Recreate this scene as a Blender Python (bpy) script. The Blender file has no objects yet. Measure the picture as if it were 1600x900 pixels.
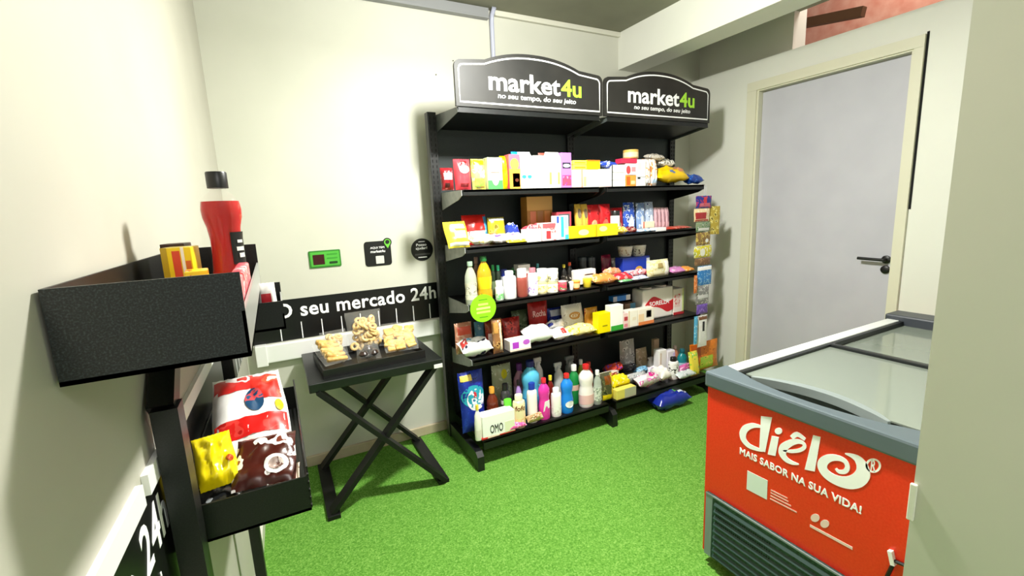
import bpy, bmesh, math, random
from mathutils import Vector, Matrix, noise
random.seed(7)
C = bpy.context.scene.collection
scene = bpy.context.scene

# ------------------------------------------------------------------ camera
FPX = 706.0
CAM = Vector((0.0, 0.0, 1.45))
YAW, PIT, ROL = math.radians(27.51), math.radians(10.0), math.radians(-2.5)
fw = Vector((math.sin(YAW) * math.cos(PIT), math.cos(YAW) * math.cos(PIT), -math.sin(PIT)))
rt = Vector((math.cos(YAW), -math.sin(YAW), 0))
up = rt.cross(fw)
rt2 = rt * math.cos(ROL) + up * math.sin(ROL)
up2 = -rt * math.sin(ROL) + up * math.cos(ROL)
cd = bpy.data.cameras.new('camera')
cam = bpy.data.objects.new('camera', cd)
C.objects.link(cam)
cd.sensor_width = 36
cd.lens = 36 * FPX / 1600
cd.clip_start = 0.02
cam.matrix_world = Matrix(((rt2.x, up2.x, -fw.x, CAM.x), (rt2.y, up2.y, -fw.y, CAM.y), (rt2.z, up2.z, -fw.z, CAM.z), (0, 0, 0, 1)))
scene.camera = cam

# ------------------------------------------------------------------ light
scene.view_settings.view_transform = 'Standard'
scene.view_settings.look = 'None'
scene.view_settings.gamma = 1
scene.view_settings.use_curve_mapping = False
scene.view_settings.exposure = 0.48
w = bpy.data.worlds.new('world'); scene.world = w
w.use_nodes = True
w.node_tree.nodes['Background'].inputs[0].default_value = (0.94, 1.0, 0.93, 1)
w.node_tree.nodes['Background'].inputs[1].default_value = 0.36
def area_light(name, loc, size, energy, col=(1, 1, 1), rot=(0, 0, 0)):
    l = bpy.data.lights.new(name, 'AREA'); l.shape = 'RECTANGLE'; l.size, l.size_y = size; l.energy = energy; l.color = col
    o = bpy.data.objects.new(name, l); o.location = loc; o.rotation_euler = rot; C.objects.link(o); return o
bl = bpy.data.lights.new('hanging_bulb_light', 'POINT'); bl.energy = 62; bl.color = (1.0, 1.0, 0.94); bl.shadow_soft_size = 0.07
bo = bpy.data.objects.new('hanging_bulb_light', bl); bo.location = (1.05, 1.45, 2.44); C.objects.link(bo)
area_light('hanging_lamp_downlight', (1.05, 1.45, 2.36), (0.14, 0.14), 40, (1.0, 1.0, 0.94))
area_light('void_fill_light', (3.6, 1.5, 3.25), (0.4, 0.4), 9, (1.0, 0.9, 0.8))  # unseen lamp added to brighten the dark space above the door wall
area_light('camera_side_fill', (0.5, -1.3, 2.6), (0.9, 0.9), 24, (1.0, 0.98, 0.94))  # unseen fill added behind the camera to brighten faces turned towards it

# ------------------------------------------------------------------ helpers
def at(px, py, ax, val):
    """point of the room seen at photo pixel (px, py) on the plane axis ax = val"""
    d = rt2 * (px - 800) - up2 * (py - 450) + fw * FPX
    t = (val - CAM[ax]) / d[ax]
    return CAM + d * t
def lin(h):
    h = h.lstrip('#')
    r = []
    for i in (0, 2, 4):
        v = int(h[i:i + 2], 16) / 255
        r.append(v / 12.92 if v <= 0.04045 else ((v + 0.055) / 1.055) ** 2.4)
    return (*r, 1)
MC = {}
def base_mat(key):
    m = bpy.data.materials.new(key); m.use_nodes = True
    return m, m.node_tree.nodes, m.node_tree.links, m.node_tree.nodes['Principled BSDF']
def mat(h, rough=0.45, metal=0.0, spec=0.5, bump=0, bscale=200, trans=0.0, alpha=1.0):
    k = ('m', h, rough, metal, spec, bump, bscale, trans, alpha)
    if k in MC: return MC[k]
    m, n, l, b = base_mat('paint_' + h)
    b.inputs['Base Color'].default_value = lin(h)
    b.inputs['Roughness'].default_value = rough
    b.inputs['Metallic'].default_value = metal
    b.inputs['Specular IOR Level'].default_value = spec
    b.inputs['Transmission Weight'].default_value = trans
    b.inputs['Alpha'].default_value = alpha
    if bump:
        t = n.new('ShaderNodeTexCoord'); z = n.new('ShaderNodeTexNoise'); z.inputs['Scale'].default_value = bscale; z.inputs['Detail'].default_value = 3
        u = n.new('ShaderNodeBump'); u.inputs['Strength'].default_value = bump; u.inputs['Distance'].default_value = 0.002
        l.new(t.outputs['Object'], z.inputs['Vector']); l.new(z.outputs['Fac'], u.inputs['Height']); l.new(u.outputs['Normal'], b.inputs['Normal'])
    MC[k] = m
    return m
def noisy(cols, scale=30, rough=0.35, seed=0, soft=False, detail=2, bump=0.0, spec=0.5, squash=(1, 1, 1)):
    """blotches of several colours: printed packaging, speckled paint and sheen, turf"""
    k = ('n', tuple(cols), scale, rough, seed, soft, detail, bump, spec, squash)
    if k in MC: return MC[k]
    m, n, l, b = base_mat('print_' + cols[0][0])
    b.inputs['Roughness'].default_value = rough
    b.inputs['Specular IOR Level'].default_value = spec
    t = n.new('ShaderNodeTexCoord'); mp = n.new('ShaderNodeMapping'); mp.inputs['Location'].default_value = (seed * 1.37, seed * 0.71, seed * 2.13)
    mp.inputs['Scale'].default_value = squash
    z = n.new('ShaderNodeTexNoise'); z.inputs['Scale'].default_value = scale; z.inputs['Detail'].default_value = detail
    r = n.new('ShaderNodeValToRGB'); r.color_ramp.interpolation = 'LINEAR' if soft else 'CONSTANT'
    e = r.color_ramp.elements
    while len(e) < len(cols): e.new(0.5)
    for q, (h, p) in zip(e, cols): q.position = p
    for q, (h, p) in zip(e, cols): q.color = lin(h)
    l.new(t.outputs['Object'], mp.inputs['Vector']); l.new(mp.outputs['Vector'], z.inputs['Vector']); l.new(z.outputs['Fac'], r.inputs['Fac']); l.new(r.outputs['Color'], b.inputs['Base Color'])
    if bump:
        u = n.new('ShaderNodeBump'); u.inputs['Strength'].default_value = bump; u.inputs['Distance'].default_value = 0.004
        l.new(z.outputs['Fac'], u.inputs['Height']); l.new(u.outputs['Normal'], b.inputs['Normal'])
    MC[k] = m
    return m
def printed(c1, c2, c3=None, scale=28, seed=0):
    c3 = c3 or c1
    return noisy(((c1, 0.0), (c2, 0.56), (c3, 0.64)), scale, 0.3, seed)
def film(h='ffffff', alpha=0.25):
    return mat(h, 0.12, 0, 0.6, 0, 200, 0, alpha)
def obj(name, bm, m, parent=None, smooth=False, loc=None):
    bmesh.ops.recalc_face_normals(bm, faces=bm.faces)
    me = bpy.data.meshes.new(name); bm.to_mesh(me); bm.free()
    if smooth:
        for p in me.polygons: p.use_smooth = True
        try: me.set_sharp_from_angle(angle=math.radians(50))
        except Exception: pass
    me.materials.append(m)
    o = bpy.data.objects.new(name, me); C.objects.link(o)
    if parent: o.parent = parent
    if loc: o.location = loc
    return o
def tag(o, label=None, cat=None, group=None, kind=None):
    if label: o['label'] = label
    if cat: o['category'] = cat
    if group: o['group'] = group
    if kind: o['kind'] = kind
    return o
def thing(name, label, cat, loc=(0, 0, 0), rz=0, group=None):
    o = bpy.data.objects.new(name, None); o.empty_display_size = 0.05; C.objects.link(o)
    o.location = loc; o.rotation_euler = (0, 0, rz)
    return tag(o, label, cat, group)
def struct(name, bm, m, parent=None, smooth=False):
    return tag(obj(name, bm, m, parent, smooth), kind='structure') if not parent else obj(name, bm, m, parent, smooth)
def NB(): return bmesh.new()
def box(bm, x0, x1, y0, y1, z0, z1, bev=0.0, M=None):
    r = bmesh.ops.create_cube(bm, size=1)
    vs = r['verts']
    for v in vs: v.co = Vector(((x0 + x1) / 2 + v.co.x * (x1 - x0), (y0 + y1) / 2 + v.co.y * (y1 - y0), (z0 + z1) / 2 + v.co.z * (z1 - z0)))
    if bev:
        es = list({e for v in vs for e in v.link_edges})
        rr = bmesh.ops.bevel(bm, geom=es, offset=bev, segments=2, affect='EDGES', profile=0.5)
        vs = list({v for f in rr['faces'] for v in f.verts} | {v for v in vs if v.is_valid})
    if M:
        for v in vs: v.co = M @ v.co
    return bm
def B(*a, **k): return box(NB(), *a, **k)
def bar(bm, p0, p1, wa, wb, ref=(0, 0, 1)):
    """rectangular bar from p0 to p1; wa along ref-ish side, wb across"""
    p0, p1 = Vector(p0), Vector(p1); d = (p1 - p0).normalized(); s = d.cross(Vector(ref)).normalized(); u = s.cross(d)
    vs = []
    for p in (p0, p1):
        for a, b in ((-1, -1), (1, -1), (1, 1), (-1, 1)):
            vs.append(bm.verts.new(p + s * a * wb / 2 + u * b * wa / 2))
    for f in ((0, 1, 2, 3), (7, 6, 5, 4), (0, 4, 5, 1), (1, 5, 6, 2), (2, 6, 7, 3), (3, 7, 4, 0)): bm.faces.new([vs[i] for i in f])
    return bm
def lathe(bm, prof, seg=20, sx=1.0, sy=1.0, c=(0, 0, 0)):
    """closed profile of (r, z) from bottom to top"""
    rings = []
    for r, z in prof:
        if r <= 1e-5: rings.append([bm.verts.new((c[0], c[1], c[2] + z))])
        else: rings.append([bm.verts.new((c[0] + r * sx * math.cos(2 * math.pi * i / seg), c[1] + r * sy * math.sin(2 * math.pi * i / seg), c[2] + z)) for i in range(seg)])
    for a, b in zip(rings, rings[1:]):
        for i in range(seg):
            j = (i + 1) % seg
            if len(a) == 1 and len(b) == 1: continue
            if len(a) == 1: bm.faces.new((a[0], b[j], b[i]))
            elif len(b) == 1: bm.faces.new((a[i], a[j], b[0]))
            else: bm.faces.new((a[i], a[j], b[j], b[i]))
    return bm
def tube(bm, pts, r, seg=8, closed=False):
    pts = [Vector(p) for p in pts]; rings = []
    n = len(pts)
    for i, p in enumerate(pts):
        d = (pts[(i + 1) % n] - pts[i - 1]) if closed else (pts[min(i + 1, n - 1)] - pts[max(i - 1, 0)])
        d.normalize(); a = d.orthogonal().normalized() if i == 0 else (rings_a - d * rings_a.dot(d)).normalized()
        rings_a = a; b = d.cross(a)
        rings.append([bm.verts.new(p + a * r * math.cos(2 * math.pi * k / seg) + b * r * math.sin(2 * math.pi * k / seg)) for k in range(seg)])
    prs = list(zip(rings, rings[1:])) + ([(rings[-1], rings[0])] if closed else [])
    for A, Bq in prs:
        for k in range(seg): bm.faces.new((A[k], A[(k + 1) % seg], Bq[(k + 1) % seg], Bq[k]))
    if not closed: bm.faces.new(rings[0][::-1]); bm.faces.new(rings[-1])
    return bm
def prism(bm, poly, d0, d1, f):
    """poly of (a, b); f(a, b, d) -> point; extruded from d0 to d1"""
    A = [bm.verts.new(f(a, b, d0)) for a, b in poly]; Q = [bm.verts.new(f(a, b, d1)) for a, b in poly]
    n = len(poly)
    bm.faces.new(A); bm.faces.new(Q[::-1])
    for i in range(n): bm.faces.new((A[i], A[(i + 1) % n], Q[(i + 1) % n], Q[i]))
    return bm
XZ = lambda a, b, d: (a, d, b)
YZ = lambda a, b, d: (d, a, b)
XY = lambda a, b, d: (a, b, d)
def ribbon(bm, pts, ws, d0, d1, f, closed=False):
    """flat stroke of varying width, extruded"""
    n = len(pts); L = []; R = []
    for i in range(n):
        if closed: t = Vector(pts[(i + 1) % n]) - Vector(pts[i - 1])
        else: t = Vector(pts[min(i + 1, n - 1)]) - Vector(pts[max(i - 1, 0)])
        t = Vector((t[0], t[1])).normalized(); q = Vector((-t.y, t.x)) * (ws[i] if hasattr(ws, '__len__') else ws) / 2
        L.append((pts[i][0] + q.x, pts[i][1] + q.y)); R.append((pts[i][0] - q.x, pts[i][1] - q.y))
    m = n if closed else n - 1
    V = {}
    for s, S in (('L', L), ('R', R)):
        for e, d in ((0, d0), (1, d1)): V[s, e] = [bm.verts.new(f(a, b, d)) for a, b in S]
    for i in range(m):
        j = (i + 1) % n
        for k1, k2 in ((('L', 0), ('R', 0)), (('R', 1), ('L', 1)), (('L', 1), ('L', 0)), (('R', 0), ('R', 1))):
            bm.faces.new((V[k1][i], V[k2][i], V[k2][j], V[k1][j]))
    if not closed:
        for i in (0, n - 1): bm.faces.new((V['L', 0][i], V['R', 0][i], V['R', 1][i], V['L', 1][i]))
    return bm
def spline(pts, n=6, vals=None):
    """Catmull-Rom through pts"""
    out = []; ov = []
    P = [pts[0]] + list(pts) + [pts[-1]]; W = None if vals is None else [vals[0]] + list(vals) + [vals[-1]]
    for i in range(1, len(P) - 2):
        for k in range(n):
            t = k / n
            q = []
            for c in range(2):
                a, b, d, e = P[i - 1][c], P[i][c], P[i + 1][c], P[i + 2][c]
                q.append(0.5 * (2 * b + (d - a) * t + (2 * a - 5 * b + 4 * d - e) * t * t + (3 * b - a - 3 * d + e) * t ** 3))
            out.append(tuple(q))
            if W: ov.append(W[i] * (1 - t) + W[i + 1] * t)
    out.append(tuple(pts[-1]))
    if W: ov.append(vals[-1]); return out, ov
    return out
def circle(cx, cy, r, n=28, ry=None): return [(cx + r * math.cos(2 * math.pi * i / n), cy + (ry or r) * math.sin(2 * math.pi * i / n)) for i in range(n)]
def rrect(x0, x1, y0, y1, r, n=5):
    o = []
    for cx, cy, a in ((x1 - r, y1 - r, 0), (x0 + r, y1 - r, 90), (x0 + r, y0 + r, 180), (x1 - r, y0 + r, 270)):
        for i in range(n + 1):
            t = math.radians(a + 90 * i / n); o.append((cx + r * math.cos(t), cy + r * math.sin(t)))
    return o
def text_mesh(body, bold=0.0, shear=0.0, spacing=1.0, res=3):
    cu = bpy.data.curves.new('t', 'FONT'); cu.body = body; cu.extrude = 0; cu.bevel_depth = bold; cu.bevel_resolution = 1; cu.shear = shear; cu.space_character = spacing; cu.resolution_u = res
    o = bpy.data.objects.new('t', cu); C.objects.link(o)
    dg = bpy.context.evaluated_depsgraph_get(); dg.update()
    me = bpy.data.meshes.new_from_object(o.evaluated_get(dg))
    bpy.data.objects.remove(o); bpy.data.curves.remove(cu)
    return me
def lettering(name, body, m, parent, f, x0, x1, y0, y1, thick=0.0015, bold=0.03, shear=0, spacing=1.0, fit_y=True):
    """flat raised letters; body fitted into x0..x1 by y0..y1 and mapped by f(a, b, d)"""
    me = text_mesh(body, bold, shear, spacing)
    bm = NB(); bm.from_mesh(me); bpy.data.meshes.remove(me)
    xs = [v.co.x for v in bm.verts]; ys = [v.co.y for v in bm.verts]
    ax, bx, ay, by = min(xs), max(xs), min(ys), max(ys)
    sx = (x1 - x0) / (bx - ax); sy = (y1 - y0) / (by - ay) if fit_y else abs(sx)
    bmesh.ops.remove_doubles(bm, verts=bm.verts, dist=1e-5)
    zs = [v.co.z for v in bm.verts]; za, zb = min(zs), max(zs)
    for v in bm.verts:
        v.co = Vector(f(x0 + (v.co.x - ax) * sx, y0 + (v.co.y - ay) * sy, thick * (v.co.z - za) / max(zb - za, 1e-6)))
    return obj(name, bm, m, parent)
def pillow_pt(u, v, W, H, T, side, seed, crumple, p=3.6, sealv=0.0):
    """sealed-bag surface: u, v in -1..1; returns (a, b, d) with d the bulge"""
    uu, vv = abs(u), min(1.0, abs(v) / (1 - sealv))
    t = max(0.0, (1 - uu ** p)) ** 0.55 * max(0.0, (1 - vv ** p)) ** 0.55
    a = u * W / 2 * (1 - 0.05 * t + 0.03 * math.sin(v * 3 + seed)); b = v * H / 2
    nz = noise.noise(Vector((u * 2.3 + seed * 3.1, v * 2.3 + side, seed * 1.7)))
    n2 = noise.noise(Vector((u * 6 + seed, v * 6 - seed, side * 2.0)))
    d = side * (T / 2) * t * (1 + crumple * 0.7 * nz) + crumple * 0.12 * T * n2 * min(1.0, 6 * (1 - max(uu, abs(v))))
    return a, b, d
def pillow(bm, W, H, T, f, seed=0, crumple=0.5, sealv=0.06, n=14, zig=True):
    F = {}
    for s in (1, -1):
        for i in range(n + 1):
            for j in range(n + 1):
                u, v = -1 + 2 * i / n, -1 + 2 * j / n
                edge = i in (0, n) or j in (0, n)
                if s == -1 and edge: F[s, i, j] = F[1, i, j]; continue
                a, b, d = pillow_pt(u, v, W, H, T, s, seed, crumple, sealv=sealv)
                if edge and zig and j in (0, n) and i % 2: b *= 0.985
                F[s, i, j] = bm.verts.new(f(a, b, d))
        for i in range(n):
            for j in range(n):
                q = (F[s, i, j], F[s, i + 1, j], F[s, i + 1, j + 1], F[s, i, j + 1])
                bm.faces.new(q if s == 1 else q[::-1])
    return bm
def pillow_patch(bm, W, H, T, f, u0, u1, v0, v1, seed=0, crumple=0.5, sealv=0.06, oval=False, lift=0.0012, n=8):
    """label printed on the bulging side of a pillow, same surface lifted by a hair"""
    if oval:
        cu, cv, ru, rv = (u0 + u1) / 2, (v0 + v1) / 2, (u1 - u0) / 2, (v1 - v0) / 2
        rings = [[bm.verts.new(f(*_l(pillow_pt(cu, cv, W, H, T, 1, seed, crumple, sealv=sealv), lift)))]]
        for k in range(1, 5):
            rings.append([bm.verts.new(f(*_l(pillow_pt(cu + ru * k / 4 * math.cos(2 * math.pi * i / 20), cv + rv * k / 4 * math.sin(2 * math.pi * i / 20), W, H, T, 1, seed, crumple, sealv=sealv), lift))) for i in range(20)])
        for i in range(20): bm.faces.new((rings[0][0], rings[1][i], rings[1][(i + 1) % 20]))
        for a, b in zip(rings[1:], rings[2:]):
            for i in range(20): bm.faces.new((a[i], b[i], b[(i + 1) % 20], a[(i + 1) % 20]))
        return bm
    V = [[bm.verts.new(f(*_l(pillow_pt(u0 + (u1 - u0) * i / n, v0 + (v1 - v0) * j / n, W, H, T, 1, seed, crumple, sealv=sealv), lift))) for j in range(n + 1)] for i in range(n + 1)]
    for i in range(n):
        for j in range(n): bm.faces.new((V[i][j], V[i + 1][j], V[i + 1][j + 1], V[i][j + 1]))
    return bm
def _l(t, k): return (t[0], t[1], t[2] + k)
# ------------------------------------------------------------------ materials of the room
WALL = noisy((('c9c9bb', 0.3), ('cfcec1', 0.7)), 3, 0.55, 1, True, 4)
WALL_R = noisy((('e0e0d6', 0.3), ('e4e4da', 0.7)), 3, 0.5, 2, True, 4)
WALL_L_DIM = noisy((('b3b0a3', 0.3), ('bab7aa', 0.7)), 3, 0.6, 12, True, 4)  # same paint as the back wall, darkened to stand in for dimmer light
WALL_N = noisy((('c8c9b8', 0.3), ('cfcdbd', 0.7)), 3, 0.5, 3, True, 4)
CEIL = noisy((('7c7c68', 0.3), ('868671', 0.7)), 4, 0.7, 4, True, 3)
TURF = noisy((('3f7420', 0.25), ('63993a', 0.5), ('93bd62', 0.78)), 150, 0.85, 5, True, 6, 0.9, 0.1)
STEEL = noisy((('0b0c0c', 0.35), ('131616', 0.7)), 60, 0.42, 6, True, 3)
PANEL = noisy((('232a2a', 0.35), ('2c3433', 0.7)), 90, 0.5, 7, True, 3, 0, 0.4, (1, 1, 6))
BLACK = mat('0d0d0d', 0.4)
WHITE = mat('f2f2ee', 0.4)
LETTER = mat('ffffff', 0.5)
def xl(y): return -0.2 - 0.0194 * (2.76 - y)       # face of the left wall
# ------------------------------------------------------------------ the room
struct('floor', B(-0.5, 4.2, -1.6, 2.9, -0.06, 0.0), TURF)
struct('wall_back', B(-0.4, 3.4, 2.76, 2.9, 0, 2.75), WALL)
struct('wall_left', prism(NB(), [(xl(2.76), 2.76), (xl(-0.6), -0.6), (-0.45, -0.6), (-0.45, 2.76)], 0, 2.75, XY), WALL_L_DIM)
bm = NB(); box(bm, 3.17, 3.32, 2.205, 2.76, 0, 2.40); box(bm, 3.17, 3.32, -0.3, 1.255, 0, 2.40); box(bm, 3.17, 3.32, 1.255, 2.205, 2.215, 2.40); box(bm, 3.26, 3.40, 2.0, 2.76, 2.38, 2.70)
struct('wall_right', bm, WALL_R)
struct('wall_front', B(1.132, 1.55, -0.7, 0.38, 0, 2.75), WALL_N)
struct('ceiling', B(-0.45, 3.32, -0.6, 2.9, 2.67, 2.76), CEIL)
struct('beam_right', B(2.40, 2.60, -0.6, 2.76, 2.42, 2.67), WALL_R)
# space behind the opening above the door wall
struct('wall_void', B(3.95, 4.05, 0.3, 3.0, 2.2, 3.3), noisy((('c07a66', 0.3), ('d09a86', 0.7)), 12, 0.8, 8, True, 4))
o = obj('roof_rafter', bar(NB(), (3.6, 2.5, 2.74), (3.6, 1.75, 2.62), 0.06, 0.05), mat('5b3a1c', 0.7)); tag(o, 'brown wooden rafter seen through the opening above the door wall', 'rafter')
o = obj('drain_pipe', tube(NB(), [(3.5, 2.12, 2.4), (3.5, 2.12, 2.8), (3.5, 2.08, 2.9)], 0.014, 12), mat('7d6a4c', 0.5), None, True); tag(o, 'thin upright pipe crossing the rafter above the door wall', 'pipe')
# trims
struct('baseboard_back', B(-0.2, 0.9, 2.742, 2.76, 0, 0.062, 0.004), noisy((('b9a98c', 0.3), ('c9bca2', 0.7)), 12, 0.5, 9, True, 3))
struct('baseboard_left', prism(NB(), [(xl(2.74) + 0.015, 2.742), (xl(0.3) + 0.015, 0.3), (xl(0.3), 0.3), (xl(2.74), 2.742)], 0, 0.06, XY), mat('e4e2d6', 0.4))
struct('trim_cornice', B(1.39, 2.40, 2.735, 2.76, 2.638, 2.67, 0.004), mat('d8d6c6', 0.5))
bm = NB(); box(bm, -0.2, 1.34, 2.72, 2.76, 2.615, 2.668, 0.004); box(bm, -0.2, 1.34, 2.716, 2.756, 2.607, 2.615)
struct('trim_ceiling_conduit', bm, mat('8e8f90', 0.4))
o = obj('wall_conduit', tube(NB(), [(1.367, 2.742, 1.7), (1.367, 2.742, 2.60), (1.367, 2.735, 2.635), (1.367, 2.70, 2.665)], 0.014, 12), mat('b9bcd0', 0.35), None, True)
tag(o, 'thin pale blue conduit running down the back wall behind the header sign', 'conduit')
# trunking below the band on the back wall, white strips above it on the left
bm = NB(); box(bm, -0.13, 0.93, 2.722, 2.76, 0.672, 0.772, 0.006); box(bm, -0.155, -0.10, 2.714, 2.76, 0.66, 0.776, 0.004)
o = obj('wall_strip', bm, WHITE); tag(o, 'white cable trunking along the back wall under the black lettered band', 'trunking')
def LW(s, z, off): return (xl(s) + off, s, z)      # on the left wall: s = distance y
def lwbox(bm, y0, y1, z0, z1, d0, d1):
    prism(bm, [(y0, z0), (y1, z0), (y1, z1), (y0, z1)], d0, d1, lambda a, b, d: LW(a, b, d)); return bm
o = obj('wall_strip', lwbox(NB(), 0.30, 0.855, 1.010, 1.046, 0.0, 0.010), WHITE); tag(o, 'white strip on the left wall nearest the camera', 'trunking', 'white strips on the left wall')
o = obj('wall_strip', lwbox(NB(), 0.885, 1.9, 1.010, 1.046, 0.0, 0.010), WHITE); tag(o, 'white strip on the left wall running behind the display rack', 'trunking', 'white strips on the left wall')
# ------------------------------------------------------------------ door
dr = thing('door_1', 'pale grey flush door with black lever handle in a cream frame', 'door', (3.17, 1.72, 0)); dr['kind'] = 'structure'
fr = NB()
for y0, y1 in ((2.172, 2.243), (1.232, 1.276)): box(fr, -0.02, -0.0005, y0 - 1.72, y1 - 1.72, 0, 2.1975)
box(fr, -0.021, -0.0005, 1.232 - 1.72, 2.243 - 1.72, 2.198, 2.258)
for y0, y1 in ((2.160, 2.205), (1.256, 1.288)): box(fr, -0.008, 0.13, y0 - 1.72, y1 - 1.72, 0, 2.1895)
box(fr, -0.008, 0.13, 1.256 - 1.72, 2.205 - 1.72, 2.19, 2.214)
obj('door_frame', fr, mat('d9d6c0', 0.45), dr)
obj('door_leaf', B(0.035, 0.072, 1.291 - 1.72, 2.158 - 1.72, 0.01, 2.182, 0.002), noisy((('b9b8c2', 0.3), ('c0bfc8', 0.7)), 5, 0.45, 10, True, 3), dr)
sl = obj('frame_gap_shadow', B(-0.004, 0.0, 1.222 - 1.72, 1.232 - 1.72, 1.35, 2.27), mat('080808', 0.9), dr)  # black strip on the wall, painting the shadow line beside the frame
hd = NB()
for z in (1.055, 0.995): 
    M = Matrix.Translation((0.035, 1.325 - 1.72, z)) @ Matrix.Rotation(math.radians(-90), 4, 'Y')
    r = lathe(NB(), [(0, 0), (0.024, 0), (0.024, 0.009), (0.02, 0.012), (0, 0.012)], 20)
    for v in r.verts: v.co = M @ v.co
    me = bpy.data.meshes.new('x'); r.to_mesh(me); r.free(); hd.from_mesh(me); bpy.data.meshes.remove(me)
tube(hd, [(0.035, 1.325 - 1.72, 1.055), (-0.015, 1.325 - 1.72, 1.055)], 0.009)
tube(hd, [(-0.012, 1.318 - 1.72, 1.055), (-0.014, 1.40 - 1.72, 1.057), (-0.013, 1.455 - 1.72, 1.058)], 0.009)
obj('door_handle', hd, BLACK, dr, True)
# ------------------------------------------------------------------ lettered bands
def band(name, f, x0, x1, label, tx0, tx1, ticks, flip=1):
    g = NB(); prism(g, [(x0, 0.776), (x1, 0.776), (x1, 1.006), (x0, 1.006)], 0.0, 0.003, f)
    o = tag(obj(name, g, mat('0c0c0c', 0.35)), label, 'wall sign')
    lettering('lettering', 'O seu mercado 24h', LETTER, o, lambda a, b, d: f(a, b, 0.003 + d), tx0, tx1, 0.902, 0.986, 0.001, 0.022, 0, 1.05)
    for x in ticks: obj('tick_line', prism(NB(), [(x - 0.0025, 0.778), (x + 0.0025, 0.778), (x + 0.0025, 0.872), (x - 0.0025, 0.872)], 0.003, 0.004, f), LETTER, o)
    return o
band('wall_banner', lambda a, b, d: (a, 2.76 - d, b), -0.198, 0.97, 'black band lettered O seu mercado 24h on the back wall', -0.035, 0.885, [-0.02 + 0.107 * i for i in range(9)])
band('wall_banner', lambda a, b, d: LW(a, b, d), 0.3, 2.75, 'black band with white letters running low along the left wall', 0.10, 0.97, [0.45 + 0.107 * i for i in range(21)])
# ------------------------------------------------------------------ stickers and devices on the back wall
BW = lambda a, b, d: (a, 2.76 - d, b)
t = thing('intercom_panel', 'small green wall panel with a dark red square on the left', 'panel', (0, 0, 0))
obj('back_plate', prism(NB(), rrect(0.166, 0.334, 1.166, 1.262, 0.006), 0, 0.006, BW), mat('2c7a22', 0.4), t)
obj('face_plate', prism(NB(), rrect(0.174, 0.326, 1.174, 1.254, 0.004), 0.006, 0.009, BW), mat('4fae3a', 0.4), t)
obj('display', prism(NB(), rrect(0.186, 0.246, 1.184, 1.24, 0.002), 0.009, 0.011, BW), mat('3a0f0e', 0.25), t)
g = NB()
for z in (1.238, 1.216): prism(g, rrect(0.258, 0.316, z - 0.004, z + 0.004, 0.003), 0.009, 0.010, BW)
obj('keys', g, mat('37912a', 0.4), t)
obj('key', prism(NB(), rrect(0.27, 0.314, 1.184, 1.197, 0.004), 0.009, 0.011, BW), mat('173d12', 0.4), t)
t = thing('wall_sticker', 'black rounded square sticker with white lettering and a green map pin', 'sticker')
obj('plate', prism(NB(), rrect(0.468, 0.624, 1.145, 1.292, 0.018), 0, 0.003, BW), mat('0e0e0e', 0.35), t)
lettering('lettering', 'AQUI TEM', LETTER, t, lambda a, b, d: BW(a, b, 0.003 + d), 0.503, 0.585, 1.246, 1.260, 0.0006, 0.01)
lettering('lettering', 'market4u', LETTER, t, lambda a, b, d: BW(a, b, 0.003 + d), 0.503, 0.588, 1.224, 1.240, 0.0006, 0.02)
obj('blank_label', prism(NB(), rrect(0.53, 0.578, 1.158, 1.204, 0.003), 0.003, 0.004, BW), mat('c9c9c4', 0.5), t)
pin = [(0.605 + 0.026 * math.sin(a), 1.282 + 0.026 * math.cos(a)) for a in [math.radians(-125 + 10 * i) for i in range(26)]] + [(0.605, 1.236)]
obj('map_pin', prism(NB(), pin, 0.003, 0.006, BW), mat('111511', 0.35), t)
pin2 = [(0.605 + 0.019 * math.sin(a), 1.282 + 0.019 * math.cos(a)) for a in [math.radians(-120 + 10 * i) for i in range(25)]] + [(0.605, 1.246)]
obj('map_pin_fill', prism(NB(), pin2, 0.006, 0.0075, BW), mat('6cc63c', 0.4), t)
obj('map_pin_hole', prism(NB(), circle(0.605, 1.284, 0.0125), 0.0075, 0.009, BW), mat('0e0e0e', 0.4), t)
t = thing('wall_sticker', 'round black sticker lettered Posso ajudar beside the shelving unit', 'sticker')
obj('plate', prism(NB(), circle(0.816, 1.22, 0.070, 40), 0, 0.003, BW), mat('121212', 0.35), t)
lettering('lettering', 'Posso', LETTER, t, lambda a, b, d: BW(a, b, 0.003 + d), 0.780, 0.846, 1.243, 1.259, 0.0006, 0.02)
lettering('lettering', 'ajudar?', LETTER, t, lambda a, b, d: BW(a, b, 0.003 + d), 0.776, 0.850, 1.217, 1.238, 0.0006, 0.02)
g = NB(); prism(g, [(0.768, 1.196), (0.866, 1.196), (0.866, 1.186), (0.768, 1.186)], 0.003, 0.0036, BW)
obj('text_line', g, mat('4a4a4a', 0.5), t)
obj('text_line', prism(NB(), [(0.788, 1.176), (0.844, 1.176), (0.844, 1.170), (0.788, 1.170)], 0.003, 0.0036, BW), LETTER, t)
obj('text_line', prism(NB(), [(0.796, 1.272), (0.836, 1.272), (0.836, 1.268), (0.796, 1.268)], 0.003, 0.0036, BW), LETTER, t)
for x, z in ((0.985, 2.26), (1.10, 2.35)): 
    M = prism(NB(), circle(x, z, 0.004, 10), 0, 0.004, BW)
    tag(obj('wall_screw', M, mat('55564e', 0.5)), 'tiny dark screw in the back wall left of the header sign, ' + ('the lower one' if z < 2.3 else 'the upper one'), 'screw')
# strike plate on the near wall corner
tag(obj('strike_plate', B(1.1235, 1.1315, 0.372, 0.384, at(1420, 812, 0, 1.126).z, at(1422, 754, 0, 1.126).z, 0.002), mat('e8e6d8', 0.4)), 'narrow cream plate on the edge of the near right wall', 'plate')
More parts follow.
